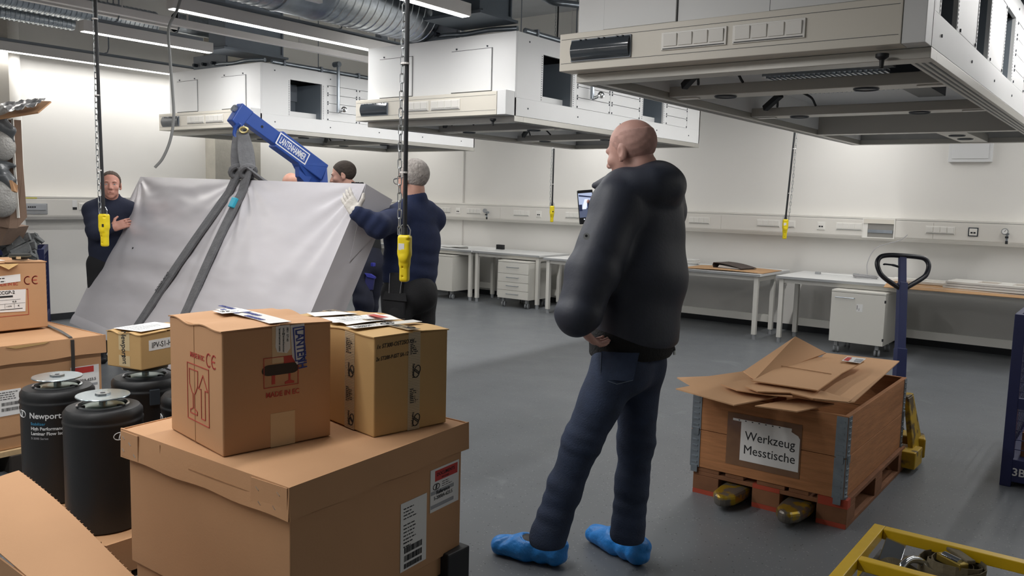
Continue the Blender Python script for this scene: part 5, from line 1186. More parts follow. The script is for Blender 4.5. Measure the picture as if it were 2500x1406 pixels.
part('lower_sleeve', MB().beam(h0 - Vector((0, 0, .1)), h0 + (h1 - h0) * .25, .062, .06, fw), DKBLUE, pt_, world=True, bevel=.004)
lp = [(-1.225,5.769,1.031), (-1.321,5.732,1.100), (-1.355,5.726,1.148), (-1.368,5.735,1.195), (-1.356,5.761,1.229), (-1.315,5.794,1.241), (-1.245,5.846,1.240), (-1.170,5.902,1.235), (-1.127,5.933,1.223), (-1.102,5.934,1.187), (-1.104,5.913,1.133), (-1.126,5.878,1.098), (-1.208,5.782,1.029)]
part('grip_loop', MB().tube(spline(lp, 5), .0155, 10), mat('handle black', '23262e', .3), pt_, world=True, smooth=True)
part('lever', MB().tube(spline([(-1.255,5.804,1.170), (-1.281,5.773,1.180), (-1.319,5.720,1.186), (-1.323,5.716,1.180)], 5), [.008] * 6 + [.006] * 10, 8), mat('handle black', '23262e', .3), pt_, world=True, smooth=True)
# ------------------------------------------------------------------ mesh cages
CAGEB = mat('cage navy', '1d2450', .5, var=.1, vscale=9)
def cage(M, w_, d, h, label, txt=None, mid=None, nx=None):
    t = thing('mesh_cage', label, 'cage', M=M)
    P = .055
    for x in (0, w_ - P):
        for y in (0, d - P):
            part('post', MB().bx((x, y, .0), (x + P, y + P, h)), CAGEB, t, bevel=.003)
    for lo, hi in (((P, 0, h - .06), (w_ - P, .03, h)), ((P, d - .03, h - .06), (w_ - P, d, h)), ((0, P, h - .06), (.03, d - P, h)), ((w_ - .03, P, h - .06), (w_, d - P, h))): part('top_rail', MB().bx(lo, hi), CAGEB, t)
    part('base_pan', MB().bx((.005, .005, .03), (w_ - .005, d - .005, .16)), CAGEB, t, bevel=.004)
    def wires(a, b, zl, zh):
        a, b = Vector(a), Vector(b); L_ = (b - a).length; n = int(L_ / .055); mb = MB(); dr = (b - a) / L_
        for k in range(1, n): p = a + dr * (k * L_ / n); mb.box((p.x, p.y, (zl + zh) / 2), (.004, .004, zh - zl))
        for k in range(1, int((zh - zl) / .055)): z = zl + k * .055; mb.beam((a.x, a.y, z), (b.x, b.y, z), .004, .004)
        return mb
    for a, b in (((P, .02, 0), (w_ - P, .02, 0)), ((P, d - .02, 0), (w_ - P, d - .02, 0)), ((.02, P, 0), (.02, d - P, 0)), ((w_ - .02, P, 0), (w_ - .02, d - P, 0))):
        part('wire_mesh', wires(a, b, .16, h - .05), CAGEB, t)['kind'] = 'stuff'
    if mid:
        part('mid_rail', MB().bx((P, 0, mid), (w_ - P, .03, mid + .06)), CAGEB, t)
    if txt:
        tx(t, txt, .062, M @ frame((.055, 0, .07), (1, 0, 0), (0, 0, 1), (0, -1, 0)), 0, 0, PRW, bold=.001)
    return t
kz = cage(Matrix.Translation((-.54, 5.36, 0)), .95, 1.15, .98, 'navy steel mesh cage at the right edge marked on its base', '3B', .45)
part('orange_item', MB().tube(spline([(.2, .3, .2), (.5, .2, .3), (.7, .5, .25)], 6), .03, 8), mat('orange plastic', 'b34a26', .5), kz, smooth=True)
part('inner_board', MB().bx((.08, .1, .16), (.85, 1.0, .3)), WOODD, kz)
A_ = Vector((-9.86, 4.36, 0)); B_ = Vector((-9.1, 3.98, 0)); ex = (B_ - A_).normalized(); ey = Vector((0, 0, 1)).cross(ex)
CM = frame(A_ + ex * .84 - ey * 1.2, -ex, ey, (0, 0, 1)) if False else frame(A_, ex, -Vector((0, 0, 1)).cross(ex), (0, 0, 1))
M_ = frame(A_ - Vector((0, 0, 1)).cross(ex) * 1.2, ex, Vector((0, 0, 1)).cross(ex), (0, 0, 1))
lcg = cage(M_, .84, 1.2, .885, 'navy steel mesh cage by the left wall with grey slings on top')
part('inner_board', MB().bx((.08, .08, .16), (.76, .9, .80)), mat('dark crate', '33363f', .8), lcg)
part('cover_board', MB().bx((.06, .06, .80), (.78, 1.1, .88)), mat('dark crate', '33363f', .8), lcg)
# grey slings heaped on the left cage
for k, (pts, w_, lab) in enumerate((
    ([(-8.834,3.357,1.113), (-8.486,3.362,1.071), (-8.333,3.402,0.983), (-8.218,3.415,0.906), (-8.253,3.442,0.834)], .17, 'front grey webbing sling hanging over the left cage'),
    ([(-8.904,3.416,1.010), (-8.671,3.470,1.040), (-8.538,3.507,1.038), (-8.417,3.527,0.974), (-8.335,3.514,0.894), (-8.388,3.527,0.821)], .16, 'looped grey webbing sling at the right of the heap on the cage'),
    ([(-9.079,3.594,0.976), (-8.893,3.669,0.955), (-8.761,3.710,0.989), (-8.653,3.733,1.023)], .12, 'grey webbing sling end sticking out over the cage corner'),
    ([(-8.855,3.325,0.995), (-8.639,3.368,1.033), (-8.449,3.379,0.992), (-8.357,3.374,0.914), (-8.410,3.386,0.826)], .15, 'left grey webbing sling of the heap on the cage'))):
    sp = spline(pts, 6); mb = MB()
    single('webbing_sling', mb.ribbon([p + Vector((0, 0, .012 * math.sin(i * 1.3 + k))) for i, p in enumerate(sp)], [w_ * (1 + .1 * math.sin(i)) for i in range(len(sp))], (.55 + .2 * k, .8 - .2 * k, .25), .035), mat('grey webbing', '66696a', .8, var=.15, vscale=14, bump=.4, bscale=50), lab, 'sling', 'grey slings heaped on the left cage', loc=pts[1], bevel=.012)
# torn tall carton with bubble wrap at the left edge
tc = thing('torn_carton', 'torn open carton with bubble wrap and grey film at the left edge', 'carton', (-8.258,3.040,1.144))
BUB = mat('bubble wrap', 'a5a4a0', .35, bump=1.0, bscale=60, var=.08)
GFILM = mat('grey film', '55595c', .3, var=.2, vscale=6, bump=.5, bscale=12)
part('side_panel', MB().prism([(-8.631,3.019,2.119), (-8.079,3.309,2.118), (-8.031,3.292,1.729), (-7.961,3.280,1.262), (-7.968,3.199,1.165), (-8.524,2.977,1.225)], (.02, .06, 0)), mat('inner kraft', '877060', .85, var=.1), tc, world=True)
part('side_edge', MB().ribbon([(-8.069,3.305,2.125), (-8.020,3.288,1.729), (-7.950,3.275,1.255)], .02, rt, .01), SOCK, tc, world=True)
part('bubble_wrap', sdf_mesh([ell((-8.075,3.193,2.168), (.12, .1, .07)), ell((-8.047,3.175,1.884), (.115, .12, .14)), ell((-8.009,3.202,1.867), (.05, .08, .1))], .014, .05), BUB, tc, world=True, smooth='all')
part('bubble_wrap', sdf_mesh([ell((-8.012,3.140,1.439), (.13, .13, .17)), ell((-7.973,3.163,1.387), (.09, .1, .12))], .014, .05), BUB, tc, world=True, smooth='all')
part('grey_film', sdf_mesh([cap((-8.122,3.124,2.111), (-7.976,3.247,2.018), .09, .045), cap((-8.034,3.187,2.078), (-7.978,3.258,1.923), .06, .02)], .012, .04), GFILM, tc, world=True, smooth='all')
part('grey_film', sdf_mesh([cap((-8.057,3.115,1.686), (-7.954,3.242,1.585), .1, .03), cap((-7.947,3.151,1.617), (-7.920,3.219,1.506), .045, .02), cap((-8.083,3.128,1.740), (-7.981,3.264,1.710), .05, .02)], .012, .04), GFILM, tc, world=True, smooth='all')
part('kraft_patch', MB().prism([(-7.863,3.172,1.583), (-7.852,3.212,1.542), (-7.847,3.207,1.479), (-7.838,3.178,1.492)], (.01, .02, 0)), CB, tc, world=True)
fl_ = part('top_flap', MB().grid(lambda u, v: (Vector((-8.429,3.314,2.240)) * (1 - u) + Vector((-7.712,3.480,2.265)) * u) * (1 - v) + (Vector((-7.893,3.132,2.097)) * (1 - u) + Vector((-7.581,3.311,2.153)) * u) * v + Vector((0, 0, .02 * math.sin(u * 3) * (1 - v))), 8, 6, .012), CB, tc, world=True)
for k, (x, y, l, a) in enumerate(((30, 268, .25, .1), (52, 275, .3, .3), (70, 265, .22, -.2), (84, 262, .2, .5), (40, 283, .2, 0))):
    pass
part('silver_tape', MB().grid(lambda u, v: Vector((-8.191,3.237,2.209)) * (1 - u) * (1 - v) + Vector((-7.698,3.426,2.252)) * u * (1 - v) + Vector((-7.748,3.155,2.114)) * (1 - u) * v + Vector((-7.546,3.264,2.164)) * u * v + Vector((0, 0, .045 + .03 * noise.noise((u * 7, v * 5, 2)))), 14, 8, .003), mat('torn silver tape', 'c9c9ca', .25, col2='8d8e90', vscale=14, thr=(.4, .6)), fl_, world=True, smooth=True)
part('carton_base', MB().prism([(-8.791,2.908,1.271), (-8.028,3.216,1.166), (-8.181,3.204,0.998), (-8.910,2.902,0.966)], (-.3, .3, 0)), mat('inner kraft', '877060', .85, var=.1), tc, world=True)
# ------------------------------------------------------------------ yellow trolley frame, bottom right
YF_ = mat('trolley yellow', 'd2ac14', .4, var=.06, vscale=12)
q = Vector((-0.762,3.453,0.300)); s = .042; LX, LY = 1.1, .95
t = thing('trolley_frame', 'yellow steel trolley frame at the bottom right with straps inside', 'trolley', (q.x, q.y, 0))
tz = .3
def bar(lo, hi, n='frame_bar'): return part(n, MB().bx((q.x + lo[0], q.y + lo[1], lo[2]), (q.x + hi[0], q.y + hi[1], hi[2])), YF_, t, world=True, bevel=.003)
bar((0, -LY, tz - s), (s, 0, tz)); bar((s, -s, tz - s), (LX, 0, tz)); bar((LX, -LY, tz - s), (LX + s, 0, tz)); bar((s, -.40, tz - s), (LX, -.40 + s, tz)); bar((s, -LY, tz - s), (LX, -LY + s, tz))
for x in (.0, LX):
    for y in (-.24, -LY + .02): bar((x + .005, y, .1), (x + .035, y + .03, tz - s), 'upright')
bar((.005, -LY, .06), (.035, 0, .1), 'lower_bar'); bar((LX, -LY, .06), (LX + .03, 0, .1), 'lower_bar')
for x in (.06, LX - .06):
    for y in (-.12, -LY + .12):
        w_ = part('caster_wheel', MB().lathe([(.001, -.02), (.056, -.02), (.06, -.012), (.06, .012), (.056, .02), (.001, .02)], (q.x + x, q.y + y, .06), (1, 0, 0), 24), RUBB, t, world=True, smooth=True)
        part('caster_fork', MB().bx((q.x + x - .03, q.y + y - .03, .1), (q.x + x + .03, q.y + y + .03, .125)), GALV, w_, world=True)
CHR = mat('polished steel', 'd4d8dc', .1, metal=1)
pc = Vector((-0.670,3.390,0.250)); part('polished_plate', MB().box(pc, (.075, .17, .006), Matrix.Rotation(R(30), 3, 'X') @ Matrix.Rotation(R(8), 3, 'Y')), CHR, t, world=True, bevel=.002)
part('polished_bend', MB().tube(spline([(-0.607,3.207,0.225), (-0.603,3.215,0.255), (-0.585,3.265,0.265), (-0.557,3.308,0.250), (-0.539,3.309,0.225)], 6), .014, 10), CHR, t, world=True, smooth=True)
part('load_floor', MB().bx((q.x + .03, q.y - LY, .195), (q.x + LX, q.y - .005, .203)), mat('dark sheet', '4f4d4a', .5), t, world=True)
KHAKI = mat('khaki webbing', '6e6550', .85, var=.15, vscale=20, bump=.3, bscale=80)
def strapcoil(c, r, n, label, w_=.05):
    pts = []
    for k in range(n * 14):
        a = 2 * math.pi * k / 14; rr = r * (.55 + .5 * k / (n * 14)); pts.append(Vector(c) + Vector((rr * math.cos(a), rr * .8 * math.sin(a), .026 + .02 * math.sin(a * .7))))
    return single('ratchet_strap', MB().ribbon(pts, w_, (.1, .15, 1), .003), KHAKI, label, 'strap', 'straps inside the yellow frame', loc=c)
sc_ = Vector((-0.461,3.353,0.230))
rs = strapcoil((sc_.x, sc_.y, .205), .115, 4, 'coiled khaki ratchet strap in the yellow frame', .042)
part('ratchet', MB().box((sc_.x - .0, sc_.y - .02, .27), (.11, .042, .03), Matrix.Rotation(R(-35), 3, 'Z')), mat('gold passivated steel', 'a58f45', .35, metal=.7), rs, world=True, bevel=.005)
part('ratchet_handle', MB().box((sc_.x + .015, sc_.y + .03, .285), (.14, .035, .015), Matrix.Rotation(R(-48), 3, 'Z')), KHAKI, rs, world=True, bevel=.004)
part('ratchet_spool', MB().cyl((sc_.x - .03, sc_.y + .0, .275), (sc_.x + .03, sc_.y - .04, .275), .02, n=12), CHR, rs, world=True, smooth=True)
single('ratchet_strap', MB().ribbon(spline([(-0.678,3.217,0.235), (-0.646,3.228,0.250), (-0.607,3.245,0.240), (-0.566,3.256,0.220), (-0.526,3.232,0.210)], 6), .035, (.1, .5, .6), .003), KHAKI, 'loose khaki strap lying along the inner bar of the yellow frame', 'strap', 'straps inside the yellow frame', loc=(-0.678,3.217,0.235))
# ------------------------------------------------------------------ people
SKIN = mat('skin', 'c2978b', .55, var=.06, vscale=25)
SKIN2 = mat('pale skin', 'c99a88', .55, var=.06, vscale=25)
GLOVE = mat('white work glove', 'c9c5bf', .85, var=.08, vscale=30, bump=.3, bscale=120)
NAVY = mat('navy fleece', '1e2a4c', .9, var=.08, vscale=30, bump=.3, bscale=200)
NAVY2 = mat('dark navy knit', '20263a', .9, var=.08, vscale=30, bump=.3, bscale=200)
BLKJ = mat('black jacket nylon', '2b303d', .55, var=.06, vscale=20, bump=.08, bscale=90)
JEANS = mat('dark denim', '27334a', .85, var=.2, vscale=14, bump=.3, bscale=160)
WORKP = mat('black work trousers', '1b1c1f', .85, var=.08, vscale=20, bump=.2, bscale=120)
SHOEC = mat('blue shoe cover', '2a86d8', .38, var=.12, vscale=16, bump=.7, bscale=34)
SHOE = mat('black shoe', '15161a', .5)
A = lambda *v: np.array(v, float)
def axes(f, u):
    f = _n(f); u = np.array(u, float); u = _n(u - f * (u @ f)); return np.cross(f, u), f, u
def head_prims(c, f, u, s=1.0):
    r, f, u = axes(f, u); c = np.array(c, float); P = lambda x, y, z: c + (r * x + f * y + u * z) * s; ax = (r, f, u); S = lambda *v: tuple(q * s for q in v)
    pr = [ell(P(0, -.014, .035), S(.076, .098, .086), ax), ell(P(0, .028, -.018), S(.063, .068, .085), ax), ell(P(0, .034, -.07), S(.05, .05, .042), ax), ell(P(0, .066, -.1), S(.024, .02, .02), ax),
          cap(P(0, .09, .008), P(0, .113, -.03), .0085 * s, .0125 * s, k=.012), ell(P(.012, .1, -.036), S(.009, .01, .008), ax, k=.008), ell(P(-.012, .1, -.036), S(.009, .01, .008), ax, k=.008),
          cap(P(-.036, .08, .02), P(.036, .08, .02), .012 * s, k=.014), ell(P(.042, .062, -.024), S(.022, .022, .02), ax), ell(P(-.042, .062, -.024), S(.022, .022, .02), ax),
          ell(P(.031, .098, .002), S(.017, .014, .0095), ax, op='-', k=.008), ell(P(-.031, .098, .002), S(.017, .014, .0095), ax, op='-', k=.008),
          cap(P(-.02, .088, -.062), P(.02, .088, -.062), .0075 * s, k=.008), cap(P(-.018, .086, -.073), P(.018, .086, -.073), .008 * s, k=.008), cap(P(-.021, .1, -.0675), P(.021, .1, -.0675), .003 * s, op='-', k=.005)]
    for sg in (-1, 1):
        pr += [ell(P(sg * .077, -.012, -.008), S(.009, .019, .032), (r + f * .25 * -sg, f, u + f * -.15), k=.008), ell(P(sg * .086, -.006, -.004), S(.006, .009, .016), ax, op='-', k=.005), ell(P(sg * .073, .0, -.034), S(.007, .01, .01), ax, k=.006)]
    return pr
def hair(root, c, f, u, m, s=1.0, line=.045, t=.007, back=-.07, name='hair', res=.005, top=True):
    r, f, u = axes(f, u); c = np.array(c, float); P = lambda x, y, z: c + (r * x + f * y + u * z) * s
    base = ell(P(0, -.016, .033), tuple((v + t) * s for v in (.0755, .098, .086)), (r, f, u))
    ys = [-.12, -.06, -.035, -.012, .008, .03, .05, .066, .09]; e_ = line - .045; zs = [back, back, back + .02, -.02, -.012, .03 + e_, .055 + e_, .075 + e_, .12]
    def fn(g):
        q = g - c; x, y, z = q @ r / s, q @ f / s, q @ u / s; d = base['f'](g) + .0015 * np.sin(x * 260 + y * 90) * np.cos(z * 180)
        zl = np.interp(y + .05 * np.abs(x) - .004, ys, zs) if top else np.interp(y, [-.12, -.02, .03, .1], [back, back, back + .05, .1])
        cut = zl - z if top else np.maximum(zl - z, z - .075 + .4 * np.maximum(y, 0))
        return np.maximum(d, cut * .8)
    part(name, sdf_mesh([fnp(fn, base['lo'], base['hi'])], res * s, .005), m, root, world=True, smooth='all')
def face_bits(root, c, f, u, s=1.0, brow='4a3a30', lip='a5665c', iris='5a6a70', open_=1):
    r, f, u = axes(f, u); c = np.array(c, float); P = lambda x, y, z: Vector(c + (r * x + f * y + u * z) * s)
    fr = Matrix((r, f, u)).transposed()
    for sg in (-1, 1):
        e = part('eye', MB().lathe([(.001, -.011), (.008, -.008), (.0115, 0), (.008, .008), (.001, .011)], P(sg * .031, .0785, .003), u, 12), mat('eye white', 'd8d2cc', .25), root, world=True, smooth='all')
        part('iris', MB().lathe([(.0045, 0), (.003, .0012), (.0005, .0016)], P(sg * .031, .0895, .003), f, 12), mat('iris ' + iris, iris, .2), e, world=True)
        part('eyelid', MB().tube([P(sg * .031 + dx, .0895 - abs(dx) * .35, .0095 - abs(dx) * .22) for dx in (-.015, -.008, 0, .008, .015)], .0028, 6), SKIN, e, world=True, smooth=True)
        part('eyebrow', MB().tube([P(sg * (.031 + dx), .0925 - abs(dx) * .5 * (dx > 0), .023 - abs(dx - .004) * .18) for dx in (-.018, -.009, 0, .009, .018)], [.002, .0035, .0035, .003, .0015], 6), mat('brow ' + brow, brow, .9), root, world=True, smooth=True)
    part('lips', MB().tube([P(dx, .0945 - abs(dx) * .35, -.0665 + .002 * math.cos(dx * 200)) for dx in (-.021, -.012, 0, .012, .021)], [.001, .0042, .005, .0042, .001], 6), mat('lip ' + lip, lip, .5), root, world=True, smooth=True)
def hand_prims(w_, d, n, side, curl=.5, s=1.0, spread=.12, thumb=(.75, .55, .15), curls=None):
    w_ = np.array(w_, float); d = _n(d); n = np.array(n, float); n = _n(n - d * (n @ d)); t = _n(np.cross(d, n)) * side
    pr = [rbox(w_ + d * .052 * s, (.04 * s, .046 * s, .0135 * s), (t, d, n), .012 * s, k=.008), cap(w_ - d * .006 * s, w_ + d * .02 * s, .027 * s, .026 * s, k=.015)]
    for i, (x, L) in enumerate(((.031, .074), (.0105, .082), (-.0105, .076), (-.03, .06))):
        a = w_ + (d * .088 + t * x) * s; dd = _n(d + t * (x * spread * 12)); c_ = curl if curls is None else curls[i]; ang = 0
        for j, (fr_, ra, rb_) in enumerate(((.45, .0098, .009), (.3, .009, .0085), (.25, .0085, .0075))):
            ang += c_ * (.55, .9, .6)[j]; v = dd * math.cos(ang) + n * math.sin(ang); b = a + v * L * fr_ * s
            pr.append(cap(a, b, ra * s, rb_ * s, k=.005)); a = b
    a = w_ + (d * .022 + t * .03) * s; v1 = _n(t * thumb[0] + d * thumb[1] + n * thumb[2]); b = a + v1 * .045 * s; v2 = _n(v1 * .6 + d * .6 + n * .25); e = b + v2 * .032 * s
    return pr + [cap(w_ + (d * .03 + t * .015) * s, a, .017 * s, .015 * s, k=.01), cap(a, b, .0135 * s, .0115 * s, k=.006), cap(b, e, .011 * s, .009 * s, k=.005)]
def folds(lst):
    """cloth folds: (centre, radius, direction, frequency, amplitude)"""
    def post(F, ax):
        for c, rad, dr, fq, am in lst:
            c = np.array(c, float); dr = _n(dr); o = np.cross(dr, (.3, .5, .8)); sl = []
            for i in range(3):
                a = np.searchsorted(ax[i], c[i] - 2 * rad); b = np.searchsorted(ax[i], c[i] + 2 * rad); sl.append(slice(a, b))
            g = np.stack(np.meshgrid(*[ax[i][sl[i]] for i in range(3)], indexing='ij'), -1) - c
            w_ = np.exp(-(g ** 2).sum(-1) / rad ** 2); ph = g @ dr * fq + 1.1 * np.sin(g @ o * fq * .35 + fq) + .5 * np.sin(g @ np.cross(o, dr) * fq * .5)
            F[sl[0], sl[1], sl[2]] += (am * w_ * np.sin(ph)).astype(np.float32)
        return F
    return post
Y_ = A(0, 1, 0)
def lerp(a, b, t): return np.array(a, float) * (1 - t) + np.array(b, float) * t
def foot_prims(heel, toe, h=.07, w_=.047):
    heel, toe = np.array(heel, float), np.array(toe, float); d = _n(toe - heel); sd = np.cross(d, (0, 0, 1))
    L = np.linalg.norm(toe - heel); H_ = A(0, 0, 1)
    return [ecap(heel + d * .045 + H_ * .045, heel + d * L * .55 + H_ * .042, (w_ * .85, .045), (w_, .042), sd, k=.03), ecap(heel + d * L * .5 + H_ * .04, toe - d * .04 + H_ * .032, (w_, .04), (w_ * .82, .03), sd, k=.03)]

# ---- 1: man in black jacket filming with a phone
p1 = thing('person', 'bald man in black padded jacket, jeans and blue shoe covers, filming with a phone', 'person', (-1.85, 2.98, 0), 0)
S1 = A(*(-1.646,3.043,1.561)); W1 = A(*(-1.618,2.989,1.015)); Hc = A(*(-1.681,3.004,1.749)); fH = A(-.98, .12, -.22)
SL, SR = S1 - Y_ * .185 - A(0, 0, .03), S1 + Y_ * .17 - A(0, 0, .05)
EL, WL, HL = A(*(-1.661,2.702,1.269)), A(*(-1.675,2.630,1.102)), A(*(-1.655,2.673,1.030))
PH = A(*(-2.070,3.297,1.519)); ER = A(*(-1.913,3.306,1.273)); WR = PH + A(.035, .03, -.085)
PEL = A(*(-1.629,2.956,0.929)); HPL, HPR = PEL - Y_ * .095, PEL + Y_ * .095
KL, KR = A(*(-1.697,2.734,0.606)), A(*(-1.611,3.020,0.560)); AL, AR = A(*(-1.778,2.636,0.243)), A(*(-1.603,2.964,0.204))
heelL, toeL = A(-1.850, 2.866, 0), A(-2.185, 2.785, 0); heelR, toeR = A(-1.585, 3.085, 0), A(-1.93, 3.19, 0)
NK = Hc + A(.03, .005, -.12)
body = head_prims(Hc, fH, (-.2, 0, 1), 1.03) + [cap(NK + A(.02, 0, .06), S1 + A(0, 0, .02), .062, .072), ecap(S1 - A(0, 0, .05), W1, (.16, .1), (.13, .1), Y_), cap(SL, EL, .05, .045), cap(EL, WL, .042, .033), cap(SR, ER, .05, .045), cap(ER, WR, .042, .032), ecap(W1, PEL, (.13, .1), (.15, .1), Y_)]
for h_, k_, a_ in ((HPL, KL, AL), (HPR, KR, AR)): body += [cap(h_, k_, .075, .055), cap(k_, a_ - A(0, 0, .0), .052, .035)]
for h_, t_ in ((heelL, toeL), (heelR, toeR)): body += [ell(lerp(h_, t_, .45) + A(0, 0, .045), (.11, .035, .03), (t_ - h_, np.cross(t_ - h_, (0, 0, 1)), (0, 0, 1)))]
body += hand_prims(WL + A(.0, .01, -.02), HL - WL + A(.01, .03, 0), A(.5, .8, .1), -1, .6)
body += hand_prims(WR, A(-.12, .1, 1), A(.5, -.85, .1), 1, .9, curls=[.5, .62, .95, 1.05], thumb=(.9, .5, .35))
part('body', sdf_mesh(body, .006, .018), SKIN, p1, world=True, smooth='all')
# stubble shadow round the head and chin
hair(p1, Hc, fH, (-.2, 0, 1), mat('stubble', 'b58f85', .8, var=.1, vscale=60), 1.03, t=.0015, back=-.055, name='stubble', res=.006, top=False)
jk = [ecap(W1 + A(0, 0, -.0), lerp(W1, S1, .45), (.205, .165), (.225, .185), Y_), ecap(lerp(W1, S1, .45), S1 - A(0, 0, .055), (.225, .185), (.20, .165), Y_), cap(S1 - Y_ * .12, SL, .125, .105), cap(S1 + Y_ * .12, SR, .125, .105),
      cap(SL, EL, .103, .098), cap(EL, WL + A(0, 0, .01), .098, .074), ell(lerp(EL, WL, .82), (.09, .088, .07)), cap(SR, ER, .1, .09), cap(ER, WR - _n(WR - ER) * .07, .085, .06)]
nc = Hc + A(.045, -.005, -.155); fd = A(-1, .1, 0); rd = A(.1, 1, 0)
for k_ in range(12):                                      # collar and hood rolled around the neck
    a0, a1 = 2 * math.pi * k_ / 12, 2 * math.pi * (k_ + 1) / 12
    q = lambda a: nc + fd * .115 * math.cos(a) + rd * .10 * math.sin(a) + A(0, 0, -.035 * math.cos(a) - .01)
    rr = lambda a: .036 + .036 * (.5 - .5 * math.cos(a))
    jk.append(cap(q(a0), q(a1), rr(a0), rr(a1)))
jk += [cap(A(*(-1.739,2.955,1.614)), A(*(-1.813,2.949,1.611)), .05, .014, k=.015), ell(A(*(-1.581,3.052,1.638)), (.08, .135, .08), (A(1, 0, .35), Y_, A(-.35, 0, 1)))]
cavity = [rbox(W1 - A(0, 0, .245), (.3, .235, .2), r=.01, op='-', k=.03), cap(Hc + A(0, 0, -.08), Hc + A(-.01, 0, .05), .07, .09, op='-', k=.01)]
part('jacket', sdf_mesh(jk + cavity, .0085, .035, folds([(EL, .09, EL - SL, 62, .006), (lerp(EL, WL, .6), .09, WL - EL, 75, .006), (lerp(SL, EL, .4), .1, (.3, .2, 1), 40, .004), (lerp(W1, S1, .2), .2, (.1, .2, 1), 28, .006), (lerp(W1, S1, .65) + A(.1, -.05, 0), .2, (.5, .3, 1), 26, .004), (S1 + A(.1, .05, -.05), .14, (.3, .8, .5), 36, .004)])), BLKJ, p1, world=True, smooth='all')
part('hem_rib', sdf_mesh([ecap(W1 + A(-.01, -.012, -.03), W1 + A(-.012, -.015, -.07), (.202, .165), (.194, .158), Y_), rbox(W1 - A(0, 0, .285), (.3, .3, .2), r=.005, op='-', k=.012)], .008, .02), mat('ribbed hem', '0f1013', .9, bump=.5, bscale=120), p1, world=True, smooth='all')
part('cuff', sdf_mesh([cap(WL + _n(HL - WL) * -.005, WL + _n(HL - WL) * .022, .05, .044)], .007, .01), mat('ribbed hem', '0f1013', .9), p1, world=True, smooth='all')
jn = [ecap(PEL + A(0, 0, .06), PEL - A(0, 0, .03), (.165, .125), (.168, .125), Y_), ell(PEL + A(.035, -.07, -.04), (.09, .09, .11)), ell(PEL + A(.035, .07, -.04), (.09, .09, .11)),
      cap(HPL - A(0, 0, .04), KL, .103, .074), cap(KL, lerp(KL, AL, .5), .073, .066), cap(lerp(KL, AL, .5), AL - A(0, 0, .02), .066, .075), cap(HPR - A(0, 0, .04), KR, .1, .074), cap(KR, lerp(KR, AR, .5), .073, .066), cap(lerp(KR, AR, .5), AR - A(0, 0, .02), .066, .073), rbox(AL - A(0, 0, .10), (.2, .2, .05), r=.005, op='-', k=.008), rbox(AR - A(0, 0, .10), (.2, .2, .05), r=.005, op='-', k=.008)]
part('jeans', sdf_mesh(jn, .008, .035, folds([(KL, .1, (.35, .1, 1), 120, .003), (KR, .1, (.4, .1, 1), 115, .003), (AL + A(0, 0, .1), .1, (.15, .1, 1), 95, .0035), (AR + A(0, 0, .1), .1, (.1, .1, 1), 100, .003), (lerp(KL, AL, .45), .12, (.5, .2, 1), 60, .003), (lerp(KR, AR, .45), .12, (.5, .2, 1), 60, .003), (lerp(HPL, KL, .4), .12, (.6, 0, 1), 40, .004), (PEL - A(0, 0, .12), .12, (.7, .2, .6), 45, .004)])), JEANS, p1, world=True, smooth='all')
pk = Vector(PEL + A(.118, -.07, .0))
part('back_pocket', MB().grid(lambda u, v: Vector((-1.644,2.767,0.970)) * (1 - u) * (1 - v) + Vector((-1.513,2.829,0.973)) * u * (1 - v) + Vector((-1.638,2.758,0.863)) * (1 - u) * v + Vector((-1.518,2.798,0.867)) * u * v + fw * (-.006 - .012 * math.sin(math.pi * u)), 6, 6, .003), JEANS, p1, world=True, smooth=True)
part('pocket_stitch', MB().tube([(-1.639,2.758,0.967), (-1.633,2.749,0.867), (-1.563,2.756,0.854), (-1.513,2.790,0.872)], .0012, 4), mat('pale stitching', '5d6672', .9), p1, world=True)
part('drawstring', MB().tube(spline([(-1.518,3.086,0.994), (-1.498,3.075,0.984), (-1.489,3.079,0.961), (-1.487,3.079,0.948)], 5), .006, 8), RUBB, p1, world=True, smooth=True); part('cord_end', MB().cyl((-1.487,3.079,0.952), (-1.484,3.079,0.935), .006, n=8), CHAIN, p1, world=True)
part('pocket_stripes', MB().beam((-1.537,3.077,0.942), (-1.524,3.090,0.962), .006, .008).beam((-1.537,3.075,0.928), (-1.524,3.088,0.945), .006, .006), PAPER, p1, world=True)['kind'] = 'stuff'
pd = Vector((-1.630,2.607,1.420)); pdn = (Vector((0, 0, 1.56)) - pd).normalized()
pp_ = part('sleeve_patch', MB().cyl(pd, pd + pdn * .006, .0125, n=20), mat('patch grey', 'a2a6a8', .6), p1, world=True); part('patch_mark', MB().cyl(pd + pdn * .0055 - rt * .001 + up * .002, pd + pdn * .007 - rt * .001 + up * .002, .005, n=8), RUBB, pp_, world=True)
